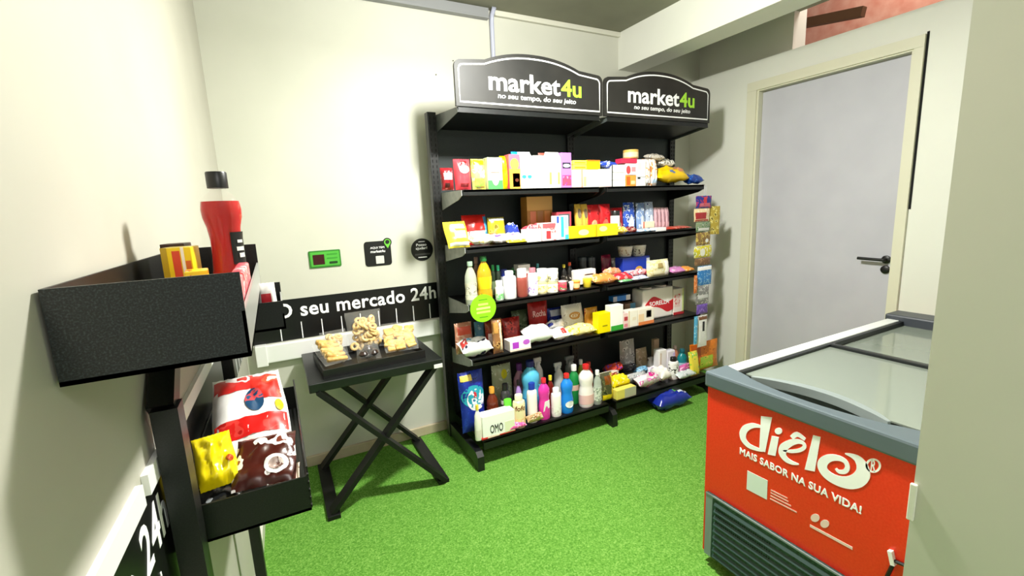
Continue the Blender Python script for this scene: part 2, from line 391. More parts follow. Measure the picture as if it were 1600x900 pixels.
# ------------------------------------------------------------------ shelving unit
XU = (0.885, 1.85, 2.80)          # uprights
YF, YBK = 2.27, 2.60
SH = {1: 1.557, 2: 1.250, 3: 0.930, 4: 0.612, 5: 0.160}
gd = thing('shelving_unit', 'tall black two-bay shelving unit packed with groceries against the back wall', 'shelf', (1.85, 2.45, 0))
G = lambda bm: [setattr(v, 'co', v.co - Vector((1.85, 2.45, 0))) for v in bm.verts] and bm
for x in XU:
    g = NB(); box(g, x - 0.026, x + 0.026, 2.60, 2.65, 0.02, 2.01, 0.002)
    u = obj('upright', G(g), STEEL, gd)
    s = NB()
    for k in range(60):
        z = 0.2 + k * 0.03
        box(s, x - 0.014, x - 0.010, 2.597, 2.601, z, z + 0.016); box(s, x + 0.010, x + 0.014, 2.597, 2.601, z, z + 0.016)
    obj('slots', G(s), mat('050505', 0.8), u)
    g = NB(); prism(g, [(2.60, 0.11), (2.19, 0.11), (2.165, 0.085), (2.165, 0.0), (2.20, 0.0), (2.24, 0.03), (2.60, 0.03)], x - 0.02, x + 0.02, YZ)
    obj('base_foot', G(g), STEEL, gd)
for a, b in ((0.911, 1.824), (1.876, 2.774)):
    obj('back_panel', G(B(a, b, 2.625, 2.635, 0.05, 1.99)), PANEL, gd)
    # canopy carrying the header sign
    g = NB(); prism(g, [(2.60, 1.915), (2.27, 1.958), (2.27, 1.972), (2.60, 1.935)], a + 0.004, b - 0.004, YZ); box(g, a + 0.004, b - 0.004, 2.262, 2.272, 1.945, 1.972)
    cn = obj('canopy', G(g), STEEL, gd)
    for x in (a, b - 0.004):
        g = NB(); prism(g, [(2.60, 1.90), (2.60, 1.995), (2.272, 1.972), (2.262, 1.945)], x, x + 0.004, YZ); obj('canopy_bracket', G(g), noisy((('3c403f', 0.3), ('4a4f4d', 0.7)), 30, 0.35, 3, True), cn)
    for k, z in SH.items():
        yf = 2.19 if k == 5 else YF
        g = NB(); box(g, a + 0.006, b - 0.006, yf, 2.62, z - 0.012, z); box(g, a + 0.006, b - 0.006, yf, yf + 0.012, z - (0.055 if k == 5 else 0.032), z, 0.002)
        s = obj('base_shelf' if k == 5 else 'shelf', G(g), STEEL, gd)
        if k == 5: continue
        for x in (a, b - 0.004):
            g = NB(); prism(g, [(2.60, z - 0.10), (2.60, z - 0.001), (yf + 0.012, z - 0.001), (yf + 0.012, z - 0.03), (yf + 0.06, z - 0.05)], x, x + 0.004, YZ)
            obj('shelf_bracket', G(g), noisy((('8d918e', 0.3), ('a3a6a2', 0.7)), 30, 0.35, 3, True) if x < 1 else STEEL, s)
# header signs
def header(x0, x1, label):
    w = x1 - x0; zb, zs, za = 1.9735, 2.198, 2.262; yb = 2.262
    def outline(ins):
        X0, X1, Z0, ZS, ZA = x0 + ins, x1 - ins, zb + ins, zs - ins, za - ins
        r = 0.035 - ins * 0.4
        p = [(X0, Z0), (X1, Z0)]
        p += [(X1 - r + r * math.cos(t), ZS - r + r * math.sin(t)) for t in [math.radians(15 * i) for i in range(7)]]
        s = 0.17
        xa, xb = X1 - (s - ins), X0 + (s - ins)
        n = 18
        for i in range(n + 1):
            q = i / n; xx = xa + (xb - xa) * q
            p.append((xx, ZS + 0.012 + (ZA - ZS - 0.012) * (1 - abs(2 * q - 1) ** 2.2)))
        p += [(X0 + r - r * math.sin(t), ZS - r + r * math.cos(t)) for t in [math.radians(15 * i) for i in range(7)]]
        return p
    f = lambda a, b, d: (a - (x0 + x1) / 2, -d, b - zb)
    t = thing('header_sign', label, 'sign', ((x0 + x1) / 2, yb, zb), 0, 'header signs on top of the shelving unit')
    obj('board', prism(NB(), outline(0), -0.008, 0.008, f), noisy((('151514', 0.3), ('2c2a27', 0.7)), 5, 0.5, 4, True, 2), t)
    obj('border_line', ribbon(NB(), outline(0.022), 0.0075, 0.008, 0.0088, f, True), LETTER, t)
    cx = (x0 + x1) / 2
    # rounded bold lettering
    a0, a1 = x0 + w * 0.20, x0 + w * 0.835
    m4 = a0 + (a1 - a0) * 0.755
    F2 = lambda a, b, d: f(a, b, 0.008 + d)
    lettering('lettering', 'market', LETTER, t, F2, a0, m4, 2.062, 2.160, 0.0012, 0.024, 0, 1.0)
    o = lettering('lettering', '4u', mat('a6dc3c', 0.5), t, F2, m4 + 0.004, a1, 2.062, 2.156, 0.0012, 0.024, 0, 1.0); o['label'] = 'lime green 4u'
    lettering('lettering', 'no seu tempo, do seu jeito', LETTER, t, F2, a0 + 0.05, a1 - 0.04, 2.018, 2.052, 0.0012, 0.010, 0.12)
header(0.902, 1.838, 'black arched header sign above the left bay of the shelving unit')
header(1.852, 2.775, 'black arched header sign above the right bay, nearest the door')
# ------------------------------------------------------------------ folding table
tb = thing('folding_table', 'black folding table with crossed legs below the lettered band', 'table', (0.385, 2.435, 0))
T = lambda bm: [setattr(v, 'co', v.co - Vector((0.385, 2.435, 0))) for v in bm.verts] and bm
WOODB = noisy((('080808', 0.3), ('101010', 0.7)), 20, 0.5, 11, True, 3, 0, 0.4, (6, 1, 1))
obj('table_top', T(B(0.065, 0.705, 2.165, 2.705, 0.655, 0.70, 0.004)), noisy((('0e100f', 0.3), ('181b1a', 0.7)), 20, 0.32, 11, True, 3, 0, 0.5, (1, 5, 1)), tb)
for y in (2.185, 2.685):
    s = 0.012 if y < 2.4 else -0.012
    obj('leg', T(bar(NB(), (0.10, y, 0.655), (0.668, y, 0.02), 0.066, 0.022, (0, 1, 0.0001))), WOODB, tb)
    obj('leg', T(bar(NB(), (0.668, y + 2 * s, 0.655), (0.10, y + 2 * s, 0.02), 0.066, 0.022, (0, 1, 0.0001))), WOODB, tb)
for x0, x1, q in ((0.075, 0.135, 1), (0.633, 0.693, -1)):
    g = NB(); box(g, x0, x1, 2.165, 2.705, 0, 0.022, 0.002)
    obj('foot_rail', T(g), WOODB, tb)
o = obj('price_tag', T(B(0.655, 0.70, 2.161, 2.165, 0.655, 0.675)), mat('e9e9e4', 0.5), tb); o['label'] = 'small white tag on the table edge'
TM = Matrix.Translation((0.375, 2.39, 0.70)) @ Matrix.Rotation(math.radians(3), 4, 'Z')
tr = thing('serving_tray', 'black tray full of bagged biscuits on the folding table', 'tray', (0.375, 2.39, 0.70), math.radians(3))
g = NB(); box(g, -0.25, 0.25, -0.175, 0.175, 0, 0.008)
obj('tray_base', g, mat('111111', 0.4), tr)
for a in ((-0.25, 0.25, -0.175, -0.167, 0.008, 0.042), (-0.25, 0.25, 0.167, 0.175, 0.008, 0.042), (-0.25, -0.242, -0.167, 0.167, 0.008, 0.042), (0.242, 0.25, -0.167, 0.167, 0.008, 0.042)):
    obj('tray_rim', B(*a, 0.001), mat('111111', 0.4), tr)
# bags of biscuits on the tray
def torus(bm, c, R, r, rx=0, ry=0, rz=0, n=14, m=7, squash=1.0):
    M = Matrix.Translation(c) @ Matrix.Rotation(rz, 4, 'Z') @ Matrix.Rotation(rx, 4, 'X') @ Matrix.Rotation(ry, 4, 'Y')
    V = [[bm.verts.new(M @ Vector(((R + r * math.cos(2 * math.pi * j / m)) * math.cos(2 * math.pi * i / n), (R + r * math.cos(2 * math.pi * j / m)) * math.sin(2 * math.pi * i / n), r * squash * math.sin(2 * math.pi * j / m)))) for j in range(m)] for i in range(n)]
    for i in range(n):
        for j in range(m): bm.faces.new((V[i][j], V[(i + 1) % n][j], V[(i + 1) % n][(j + 1) % m], V[i][(j + 1) % m]))
    return bm
PLASTIC = film('f4f4f0', 0.09)
BISC = noisy((('d0a258', 0.3), ('ecd090', 0.55), ('9c6a34', 0.82)), 60, 0.5, 12, True, 3)
BREAD = noisy((('e6c680', 0.35), ('d0a254', 0.6), ('a87438', 0.82)), 40, 0.55, 13, True, 3)
CHOC = noisy((('1c100c', 0.35), ('3a241b', 0.7)), 50, 0.3, 14, True, 3)
def tray_bag(name, label, x, y, W, H, T_, fill, tilt, rz, seed):
    """clear bag standing or leaning on the tray, biscuits inside as its parts"""
    c = TM @ Vector((x, y, 0.0082))
    t = thing(name, label, 'biscuit bag', c, rz, 'clear biscuit bags on the tray')
    R = Matrix.Rotation(-tilt, 3, 'X')
    zoff = 0.006 + T_ / 2 * abs(math.sin(tilt)) * 1.25
    f = lambda a, b, d: R @ Vector((a, -d, b + H / 2)) + Vector((0, 0, zoff))
    obj('bag_film', pillow(NB(), W, H, T_, f, seed, 0.25, 0.1), PLASTIC, t, True)
    rnd = random.Random(seed)
    for (u, v, d, kind, sz) in fill:
        p = Vector(f(u * W / 2, v * H / 2, d * T_ / 2)); g = NB()
        if kind == 'ring': torus(g, p, sz * 0.66, sz * 0.34, rnd.uniform(0.4, 1.6), rnd.uniform(-0.5, 0.5), rnd.uniform(-1, 1)); n_, m_ = 'ring_biscuit', BISC
        elif kind == 'ball': lathe(g, [(0, -sz * 0.8), (sz * 0.6, -sz * 0.6), (sz, 0), (sz * 0.7, sz * 0.55), (0, sz * 0.8)], 12, c=p); n_, m_ = 'chocolate_bun', CHOC
        elif kind == 'stick':
            M = Matrix.Translation(p) @ Matrix.Rotation(rnd.uniform(-0.25, 0.25) + 0.3, 4, 'Y') @ Matrix.Rotation(-tilt, 4, 'X')
            box(g, -sz * 2.2, sz * 2.2, -sz * 0.5, sz * 0.5, -sz * 0.45, sz * 0.45, sz * 0.3, M); n_, m_ = 'biscuit', BREAD
        else:
            M = Matrix.Translation(p) @ Matrix.Rotation(-tilt, 4, 'X') @ Matrix.Rotation(rnd.uniform(-0.4, 0.4), 4, 'Y')
            box(g, -sz, sz, -sz * 0.35, sz * 0.35, -sz * 0.7, sz * 0.7, sz * 0.2, M); n_, m_ = 'biscuit', BREAD
        obj(n_, g, m_, t, True)
    return t
rr = random.Random(3)
ring = lambda n, s: [(rr.uniform(-0.75, 0.75) * (1 - 0.35 * k / n), -0.8 + 1.35 * k / n, rr.uniform(-0.5, 0.75), 'ring', s) for k in range(n)]
tray_bag('biscuit_bag', 'tall clear bag of pale ring biscuits standing at the back of the tray', 0.02, 0.125, 0.185, 0.215, 0.08, ring(56, 0.024), math.radians(5), 0.05, 5)
tray_bag('biscuit_bag', 'clear bag of golden ring biscuits left of the tall bag', -0.145, 0.10, 0.13, 0.135, 0.06, ring(26, 0.022), math.radians(10), 0.15, 6)
tray_bag('biscuit_bag', 'small clear bag of golden rings at the back right of the tray', 0.165, 0.115, 0.11, 0.12, 0.05, ring(22, 0.021), math.radians(12), -0.1, 7)
tray_bag('biscuit_bag', 'flat clear bag of long striped biscuits at the front left of the tray', -0.165, -0.10, 0.14, 0.16, 0.05, [(0, -0.75 + 0.17 * k, 0.35, 'stick', 0.024) for k in range(10)], math.radians(58), 0.35, 8)
tray_bag('biscuit_bag', 'clear bag of pale flat biscuits leaning at the right of the tray', 0.15, -0.11, 0.17, 0.18, 0.05, [(-0.62 + 0.62 * (k % 3) + rr.uniform(-.12, .12), -0.75 + 0.25 * (k // 3) + rr.uniform(-.08, .08), rr.uniform(.1, .6), 'slab', rr.uniform(0.022, 0.029)) for k in range(21)], math.radians(62), -0.12, 9)
tray_bag('biscuit_bag', 'clear bag of dark chocolate buns at the front middle of the tray', -0.02, -0.11, 0.115, 0.09, 0.06, [(-0.45, -0.2, 0.3, 'ball', 0.026), (0.4, -0.25, 0.35, 'ball', 0.026), (0, 0.3, 0.1, 'ball', 0.026), (-0.05, -0.35, -0.3, 'ball', 0.024)], math.radians(20), 0.1, 10)
# ------------------------------------------------------------------ chest freezer
FX0, FX1, FY0, FY1, FZ = 1.40, 2.86, 0.43, 1.105, 0.75
fz = thing('chest_freezer', 'red chest freezer with sliding glass lids and grey end frame', 'freezer', (2.13, 0.77, 0))
Fm = lambda bm: [setattr(v, 'co', v.co - Vector((2.13, 0.77, 0))) for v in bm.verts] and bm
RED = noisy((('e22a12', 0.3), ('ea3a20', 0.7)), 150, 0.35, 15, True, 3)
GREY = mat('58646a', 0.4)
GREYD = mat('4d5b5c', 0.4)
g = NB()
box(g, FX0, FX0 + 0.07, FY0, FY1, 0.05, FZ); box(g, FX1 - 0.07, FX1, FY0, FY1, 0.05, FZ); box(g, FX0 + 0.07, FX1 - 0.07, FY0, FY0 + 0.06, 0.05, FZ); box(g, FX0 + 0.07, FX1 - 0.07, FY1 - 0.06, FY1, 0.05, FZ); box(g, FX0 + 0.07, FX1 - 0.07, FY0 + 0.06, FY1 - 0.06, 0.05, 0.34)
obj('cabinet', Fm(g), RED, fz)
g = NB(); box(g, FX0 + 0.07, FX1 - 0.07, FY0 + 0.06, FY1 - 0.06, 0.34, 0.36)
for a in ((FX0 + 0.07, FX0 + 0.075, FY0 + 0.06, FY1 - 0.06), (FX1 - 0.075, FX1 - 0.07, FY0 + 0.06, FY1 - 0.06), (FX0 + 0.075, FX1 - 0.075, FY0 + 0.06, FY0 + 0.065), (FX0 + 0.075, FX1 - 0.075, FY1 - 0.065, FY1 - 0.06)): box(g, *a, 0.36, FZ)
obj('liner', Fm(g), mat('b4bdb4', 0.5), fz)
yc = (FY0 + FY1) / 2
inner = [(1.515, FY1 + 0.008), (1.475, FY1 - 0.11)] + [(1.434 + 0.030 * (q * 2 - 1) ** 2, FY1 - 0.13 - q * (FY1 - FY0 - 0.26)) for q in [i / 14 for i in range(15)]] + [(1.475, FY0 + 0.11), (1.515, FY0 - 0.008)]
poly = [(FX0 - 0.012, FY0 - 0.008), (FX0 - 0.012, FY1 + 0.008)] + inner
e = obj('end_frame', Fm(prism(NB(), poly, 0.752, 0.812, XY)), GREY, fz)
mb = e.modifiers.new('bevel', 'BEVEL'); mb.width = 0.008; mb.segments = 2; mb.limit_method = 'ANGLE'
e = obj('end_frame', Fm(B(FX1 - 0.10, FX1 + 0.03, FY0 - 0.008, FY1 + 0.02, 0.752, 0.83, 0.008)), mat('3c4048', 0.4), fz)
obj('grip_recess', Fm(B(1.425, 1.525, FY0 + 0.05, FY1 - 0.13, 0.752, 0.768)), mat('0f2626', 0.5), fz)
P_ = [(1.462, FY1 - 0.13), (1.492, FY1 - 0.18), (1.521, FY1 - 0.26), (1.530, yc), (1.521, FY0 + 0.26), (1.492, FY0 + 0.18), (1.462, FY0 + 0.13)]
sp, wv = spline(P_, 6, [0.008, 0.022, 0.03, 0.032, 0.03, 0.022, 0.008])
obj('grip', Fm(ribbon(NB(), sp, wv, 0.79, 0.818, XY)), mat('87908f', 0.4), fz)
for y0, y1 in ((FY1 - 0.045, FY1 + 0.008), (FY0 - 0.008, FY0 + 0.045)):
    obj('side_rim', Fm(B(1.516, FX1 - 0.101, y0, y1, 0.752, 0.806, 0.004)), mat('eceeea', 0.35), fz)
for y0, y1 in ((FY1 - 0.062, FY1 - 0.046), (FY0 + 0.046, FY0 + 0.062)):
    obj('lid_track', Fm(B(1.50, FX1 - 0.101, y0, y1, 0.752, 0.803)), mat('1c2022', 0.4), fz)
GLASS = mat('959e92', 0.08, 0, 0.8, 0, 200, 0, 0.72)
obj('glass_lid', Fm(B(1.528, 2.112, FY0 + 0.063, FY1 - 0.063, 0.788, 0.793)), GLASS, fz)
obj('glass_lid', Fm(B(2.112, FX1 - 0.102, FY0 + 0.063, FY1 - 0.063, 0.777, 0.782)), GLASS, fz)
obj('lid_bar', Fm(B(2.098, 2.124, FY0 + 0.063, FY1 - 0.063, 0.783, 0.806, 0.003)), mat('15191a', 0.35), fz)
# end face graphics, drawn on the plane x = FX0
def FZP(px, py):
    p = at(px, py, 0, FX0 - 0.001); return (p.y, p.z)
def zz(x, y): return FZP(1080 + x * 0.2888, 640 + y * 0.2888)     # from a close view of the panel
FF = lambda a, b, d: (FX0 - d - 2.13, a - 0.77, b)
def stroke(bm, pts, ws, closed=False):
    P2 = [zz(*p) for p in pts]; k = 0.00084
    sp, wv = spline(P2, 6, [q * k for q in ws])
    return ribbon(bm, sp, wv, 0.0, 0.0015, FF)
g = NB()
stroke(g, [(378, 92), (335, 86), (296, 100), (279, 130), (285, 165), (312, 195), (350, 212), (385, 222)], [10, 20, 27, 30, 28, 22, 16, 10])
prism(g, [zz(*p) for p in ((378, 35), (437, 42), (400, 230), (368, 222))], 0, 0.0016, FF)
prism(g, [zz(*p) for p in ((436, 142), (474, 150), (456, 251), (414, 242))], 0, 0.0015, FF)
prism(g, [zz(*p) for p in circle(472, 116, 20, 20, 18)], 0, 0.0015, FF)
stroke(g, [(497, 222), (540, 226), (585, 220), (612, 203), (606, 182), (575, 172), (535, 181), (500, 206), (493, 238), (512, 268), (545, 287), (582, 296)], [4, 13, 14, 13, 14, 18, 24, 30, 30, 24, 16, 4])
stroke(g, [(543, 152), (574, 134), (616, 162)], [15, 19, 13])
prism(g, [zz(*p) for p in ((660, 138), (700, 148), (668, 335), (614, 324))], 0, 0.0015, FF)
stroke(g, [(782, 318), (800, 336), (832, 334), (845, 310), (832, 280), (795, 262), (748, 262), (716, 282), (710, 315), (735, 352), (785, 382), (845, 396), (895, 385), (927, 352), (928, 310), (905, 272), (870, 250), (832, 238)], [8, 14, 15, 15, 17, 20, 25, 30, 34, 36, 38, 42, 44, 42, 38, 30, 16, 3])
o = obj('lettering', g, LETTER, fz)
g = NB(); ribbon(g, [zz(*p) for p in circle(985, 303, 36, 28, 34)], 0.005, 0, 0.0015, FF, True)
obj('registered_ring', g, LETTER, fz)
a, b = zz(970, 322), zz(1002, 286)
lettering('lettering', 'R', LETTER, fz, lambda u, v, d: FF(-u, v, d), -a[0], -b[0], min(a[1], b[1]) - 0.004, max(a[1], b[1]) + 0.004, 0.0015, 0.02)
a, b = zz(262, 232), zz(922, 548)
lettering('lettering', 'MAIS SABOR NA SUA VIDA!', LETTER, fz, lambda u, v, d: FF(-u, v, d), -a[0], -b[0], a[1] - 0.006, a[1] + 0.021, 0.0015, 0.035, 0, 1.05)
obj('blank_label', prism(NB(), [zz(*p) for p in ((304, 330), (413, 384), (409, 488), (299, 430))], 0, 0.001, FF), mat('dfe8e2', 0.5), fz)
g = NB()
for k, (x0, y0, x1, y1) in enumerate(((430, 435, 520, 480), (430, 450, 525, 498), (428, 466, 540, 522), (426, 482, 570, 556))):
    ribbon(g, [zz(x0, y0), zz(x1, y1)], 0.0045, 0, 0.001, FF)
obj('fine_print', g, mat('f0b8ac', 0.5), fz)
g = NB()
for x, y in ((670, 586), (722, 618)): prism(g, [zz(*p) for p in circle(x, y, 24, 20, 22)], 0, 0.001, FF)
ribbon(g, [zz(642, 628), zz(872, 752)], 0.009, 0, 0.001, FF)
obj('fine_print', g, mat('f3d2ca', 0.5), fz)
gy0, gy1 = FY0 + 0.012, FY1 - 0.018
g = NB(); box(g, FX0 - 0.012, FX0 - 0.002, gy0, gy1, 0.052, 0.322, 0.002)
gr = obj('grille', Fm(g), noisy((('16302c', 0.4), ('2c4a44', 0.6)), 120, 0.5, 16, True, 2), fz)
g = NB(); box(g, FX0 - 0.014, FX0 - 0.012, gy1 - 0.03, gy1, 0.052, 0.322); box(g, FX0 - 0.016, FX0 - 0.012, gy0, gy1, 0.316, 0.322)
obj('grille_frame', Fm(g), mat('7e8b8d', 0.4), gr)
g = NB()
for k in range(9):
    z = 0.07 + k * 0.028
    bar(g, (FX0 - 0.014, gy0 + 0.01, z), (FX0 - 0.014, gy1 - 0.04, z), 0.004, 0.016, (-1, 0, 0.9))
obj('louvres', Fm(g), mat('1c3a34', 0.45), gr)
g = NB()
for k in range(26):
    for j in range(9): box(g, FX0 - 0.0135, FX0 - 0.012, gy1 - 0.05 - k * 0.0085, gy1 - 0.046 - k * 0.0085, 0.215 + j * 0.0095, 0.219 + j * 0.0095)
obj('perforations', Fm(g), mat('04100d', 0.9), gr)
g = NB(); bar(g, (FX0 - 0.006, 0.50, 0.482), (FX0 - 0.006, 0.49, 0.445), 0.014, 0.010, (1, 0, 0))
o = obj('thermometer_clip', Fm(g), mat('eeeeea', 0.4), fz)
obj('sensor_cable', Fm(tube(NB(), [(FX0 - 0.006, 0.488, 0.458), (FX0 - 0.010, 0.455, 0.466), (FX0 - 0.006, 0.44, 0.47)], 0.005, 6)), BLACK, fz, True)
obj('sensor_cable', Fm(tube(NB(), [(FX0 - 0.006, 0.492, 0.442), (FX0 - 0.010, 0.50, 0.40), (FX0 - 0.006, 0.50, 0.33)], 0.005, 6)), BLACK, fz, True)
# ------------------------------------------------------------------ display rack on the left wall
rk = thing('display_rack', 'black tiered metal display rack of open bins against the left wall', 'rack', (-0.13, 1.1, 0))
K = lambda bm: [setattr(v, 'co', v.co - Vector((-0.13, 1.1, 0))) for v in bm.verts] and bm
RACK_SHEEN = noisy((('17191a', 0.42), ('24282a', 0.55), ('3b4142', 0.72)), 420, 0.34, 17, True, 2)  # grey speckle painted in for the sheen on the black near panel
RBLACK = noisy((('0a0a0a', 0.4), ('171818', 0.7)), 300, 0.4, 18, True, 2)
def wl(y): return xl(y) + 0.005
def bin_(name, y0, y1, xr, z0, z1, near, wire=False, back=0.0):
    p = NB(); prism(p, [(wl(y0), y0), (xr, y0), (xr, y1), (wl(y1), y1)], z0, z0 + 0.006, XY)
    bn = obj(name, K(p), RBLACK, rk)
    obj('near_panel', K(prism(NB(), [(wl(y0), z0), (xr, z0), (xr, z1), (wl(y0), z1)], y0, y0 + 0.004, XZ)), near, bn)
    obj('far_panel', K(prism(NB(), [(wl(y1), z0), (xr, z0), (xr, z1), (wl(y1), z1)], y1 - 0.004, y1, XZ)), RBLACK, bn)
    g = NB(); prism(g, [(wl(y0), y0 + 0.004), (wl(y1), y1 - 0.004), (wl(y1) + 0.004, y1 - 0.004), (wl(y0) + 0.004, y0 + 0.004)], z0, z1 + back, XY)
    obj('back_strip', K(g), RBLACK, bn)
    g = NB()
    if not wire:
        prism(g, [(xr, y0), (xr, y1), (xr - 0.004, y1), (xr - 0.004, y0)], z0, z0 + (z1 - z0) * 0.55, XY); obj('front_panel', K(g), mat('9a9a96', 0.3), bn)  # pale grey stands in for the reflection on this black side
    else:
        n = 9
        for k in range(n + 1): tube(g, [(xr, y0 + 0.01 + (y1 - y0 - 0.02) * k / n, z0), (xr, y0 + 0.01 + (y1 - y0 - 0.02) * k / n, z1 + 0.02)], 0.0022, 6)
        for z in [z0 + 0.01 + (z1 - z0 + 0.01) * k / 5 for k in range(6)]: tube(g, [(xr, y0, z), (xr, y1, z)], 0.0025, 6)
        obj('wire_front', K(g), BLACK, bn)
    return bn
bin_('bin', 0.68, 1.43, -0.043, 1.270, 1.384, RACK_SHEEN)
bin_('bin', 1.22, 1.60, 0.004, 1.182, 1.252, RBLACK)
bin_('bin', 1.00, 1.60, 0.006, 0.822, 0.903, RBLACK, True)
g = NB(); box(g, wl(0.94) + 0.0075, wl(0.94) + 0.0475, 0.94, 0.99, 0.0, 1.13); bar(g, (wl(1.0) + 0.02, 0.965, 1.12), (wl(1.0) + 0.02, 1.06, 1.20), 0.04, 0.04, (0, 1, -1))
obj('post', K(g), RBLACK, rk)
obj('post', K(B(-0.180, -0.150, 1.56, 1.59, 0.0, 1.182)), RBLACK, rk)
obj('rail', K(bar(NB(), (wl(1.05) + 0.02, 1.1, 1.178), (wl(1.6) + 0.02, 1.6, 1.178), 0.03, 0.02)), RBLACK, rk)
# ------------------------------------------------------------------ packaged goods
FR, MI, BA, BB_ = 2.287, 2.375, 2.455, 2.53       # front, middle, back rows on a shelf
CUR = dict(z=1.0, name='shelf', off=0.0, k=0)
PL = dict(carton='cartons', pouch='packets', bag='bags', bottle='bottles', jar='jars and tins', cup='cups', spray='spray bottles')
def place(L, R, top, yf, b):
    yf = yf + CUR['off']
    pm = (top + (b if b else top + 30)) / 2
    x0, x1 = at(L, pm, 1, yf).x, at(R, pm, 1, yf).x
    z1 = at((L + R) / 2, top, 1, yf).z
    z0 = CUR['z'] + 0.0006 if b is None else max(CUR['z'] + 0.0006, at((L + R) / 2, b, 1, yf).z)
    return x0, x1, z0, max(z1, z0 + 0.012), yf
def root(name, label, cat, x, y, z, rz, kind, group=None):
    CUR['k'] += 1
    return thing(name, label, cat, (x, y, z), rz, group or (PL[kind] + ' on the ' + CUR['name']))
def carton(name, cat, L, R, top, label, main, panels=(), y=FR, b=None, d=0.06, rz=0, txt=None, bev=0.002, m2=None, rough=0.35, gable=False):
    x0, x1, z0, z1, yf = place(L, R, top, y, b); w, h = x1 - x0 - 0.002, z1 - z0
    t = root(name, label, cat, (x0 + x1) / 2, yf + d / 2, z0, rz, 'carton')
    m = printed(main, *m2, seed=CUR['k']) if m2 else mat(main, rough)
    if gable:
        g = NB(); box(g, -w / 2, w / 2, -d / 2, d / 2, 0, h * 0.84, bev); obj('body', g, m, t)
        g = NB(); prism(g, [(-d / 2, h * 0.84), (d / 2, h * 0.84), (0.004, h * 0.96), (0.004, h), (-0.004, h), (-0.004, h * 0.96)], -w / 2, w / 2, YZ); obj('gable_top', g, m, t)
    else:
        obj('body', B(-w / 2, w / 2, -d / 2, d / 2, 0, h, bev), m, t)
    hh = h * 0.84 if gable else h
    f = lambda a, q, e: (a, -d / 2 - e, q)
    for (u0, u1, v0, v1, col, *sh) in panels:
        X0, X1, Z0, Z1 = -w / 2 + u0 * w, -w / 2 + u1 * w, v0 * hh, v1 * hh
        poly = circle((X0 + X1) / 2, (Z0 + Z1) / 2, (X1 - X0) / 2, 24, (Z1 - Z0) / 2) if sh and sh[0] == 'o' else [(X0, Z0), (X1, Z0), (X1, Z1), (X0, Z1)]
        mm = col if not isinstance(col, str) else mat(col, rough)
        obj('front_panel', prism(NB(), poly, 0.0, 0.0008 + 0.0003 * (sh[0] == 'o' if sh else 0), f), mm, t)
    if txt:
        s, u0, u1, v0, v1, col, bold = txt
        lettering('lettering', s, mat(col, 0.5), t, lambda a, q, e: f(a, q, 0.0012 + e), -w / 2 + u0 * w, -w / 2 + u1 * w, v0 * hh, v1 * hh, 0.0006, bold)
    return t
def pouch(name, cat, L, R, top, label, main, panels=(), y=FR, b=None, d=0.045, lean=4, rz=0, txt=None, m2=None, cr=0.45, sc=28, alpha=None, seal=0.07):
    x0, x1, z0, z1, yf = place(L, R, top, y, b); W, h = x1 - x0 - 0.002, z1 - z0
    la = math.radians(lean); H = h / math.cos(la) * 0.99
    t = root(name, label, cat, (x0 + x1) / 2, yf + d / 2, z0, rz, 'pouch')
    m = film(main, alpha) if alpha else (printed(main, *m2, scale=sc, seed=CUR['k']) if m2 else mat(main, 0.28))
    R_ = Matrix.Rotation(-la, 3, 'X')
    f = lambda a, q, e: R_ @ Vector((a, -e, q + H / 2))
    sd = CUR['k'] * 0.37
    obj('body', pillow(NB(), W, H, d, f, sd, cr, seal, 12), m, t, True)
    for (u0, u1, v0, v1, col, *sh) in panels:
        mm = col if not isinstance(col, str) else mat(col, 0.28)
        obj('front_panel', pillow_patch(NB(), W, H, d, f, u0 * 2 - 1, u1 * 2 - 1, v0 * 2 - 1, v1 * 2 - 1, sd, cr, seal, bool(sh and sh[0] == 'o')), mm, t, True)
    if txt:
        s, u0, u1, v0, v1, col, bold = txt
        def ft(a, q, e):
            A, Q, D = pillow_pt(a, q, W, H, d, 1, sd, cr, sealv=seal); return f(A, Q, D + 0.0022 + e)
        lettering('lettering', s, mat(col, 0.5), t, ft, u0 * 2 - 1, u1 * 2 - 1, v0 * 2 - 1, v1 * 2 - 1, 0.0006, bold)
    return t
def bag(name, cat, L, R, top, label, main, panels=(), y=FR, b=None, dp=0.11, rz=0, m2=None, cr=0.75, sc=28, rise=0.28, alpha=None):
    """soft bag lying on the shelf, its far edge propped up"""
    x0, x1, z0, z1, yf = place(L, R, top, y, b); W, h = x1 - x0 - 0.002, z1 - z0
    t = root(name, label, cat, (x0 + x1) / 2, yf + dp / 2, z0, rz, 'bag')
    m = film(main, alpha) if alpha else (printed(main, *m2, scale=sc, seed=CUR['k']) if m2 else mat(main, 0.28))
    T_ = h * (1 - rise) * 0.95; la = math.asin(min(0.9, h * rise / dp))
    R_ = Matrix.Rotation(la, 3, 'X')
    f = lambda a, q, e: R_ @ Vector((a, q + dp / 2, e)) + Vector((0, -dp / 2, T_ * 0.56))
    sd = CUR['k'] * 0.37
    obj('body', pillow(NB(), W, dp, T_, f, sd, cr, 0.03, 14), m, t, True)
    for (u0, u1, v0, v1, col, *sh) in panels:
        mm = col if not isinstance(col, str) else mat(col, 0.28)
        obj('front_panel', pillow_patch(NB(), W, dp, T_, f, u0 * 2 - 1, u1 * 2 - 1, v0 * 2 - 1, v1 * 2 - 1, sd, cr, 0.03, bool(sh and sh[0] == 'o'), 0.0016), mm, t, True)
    return t
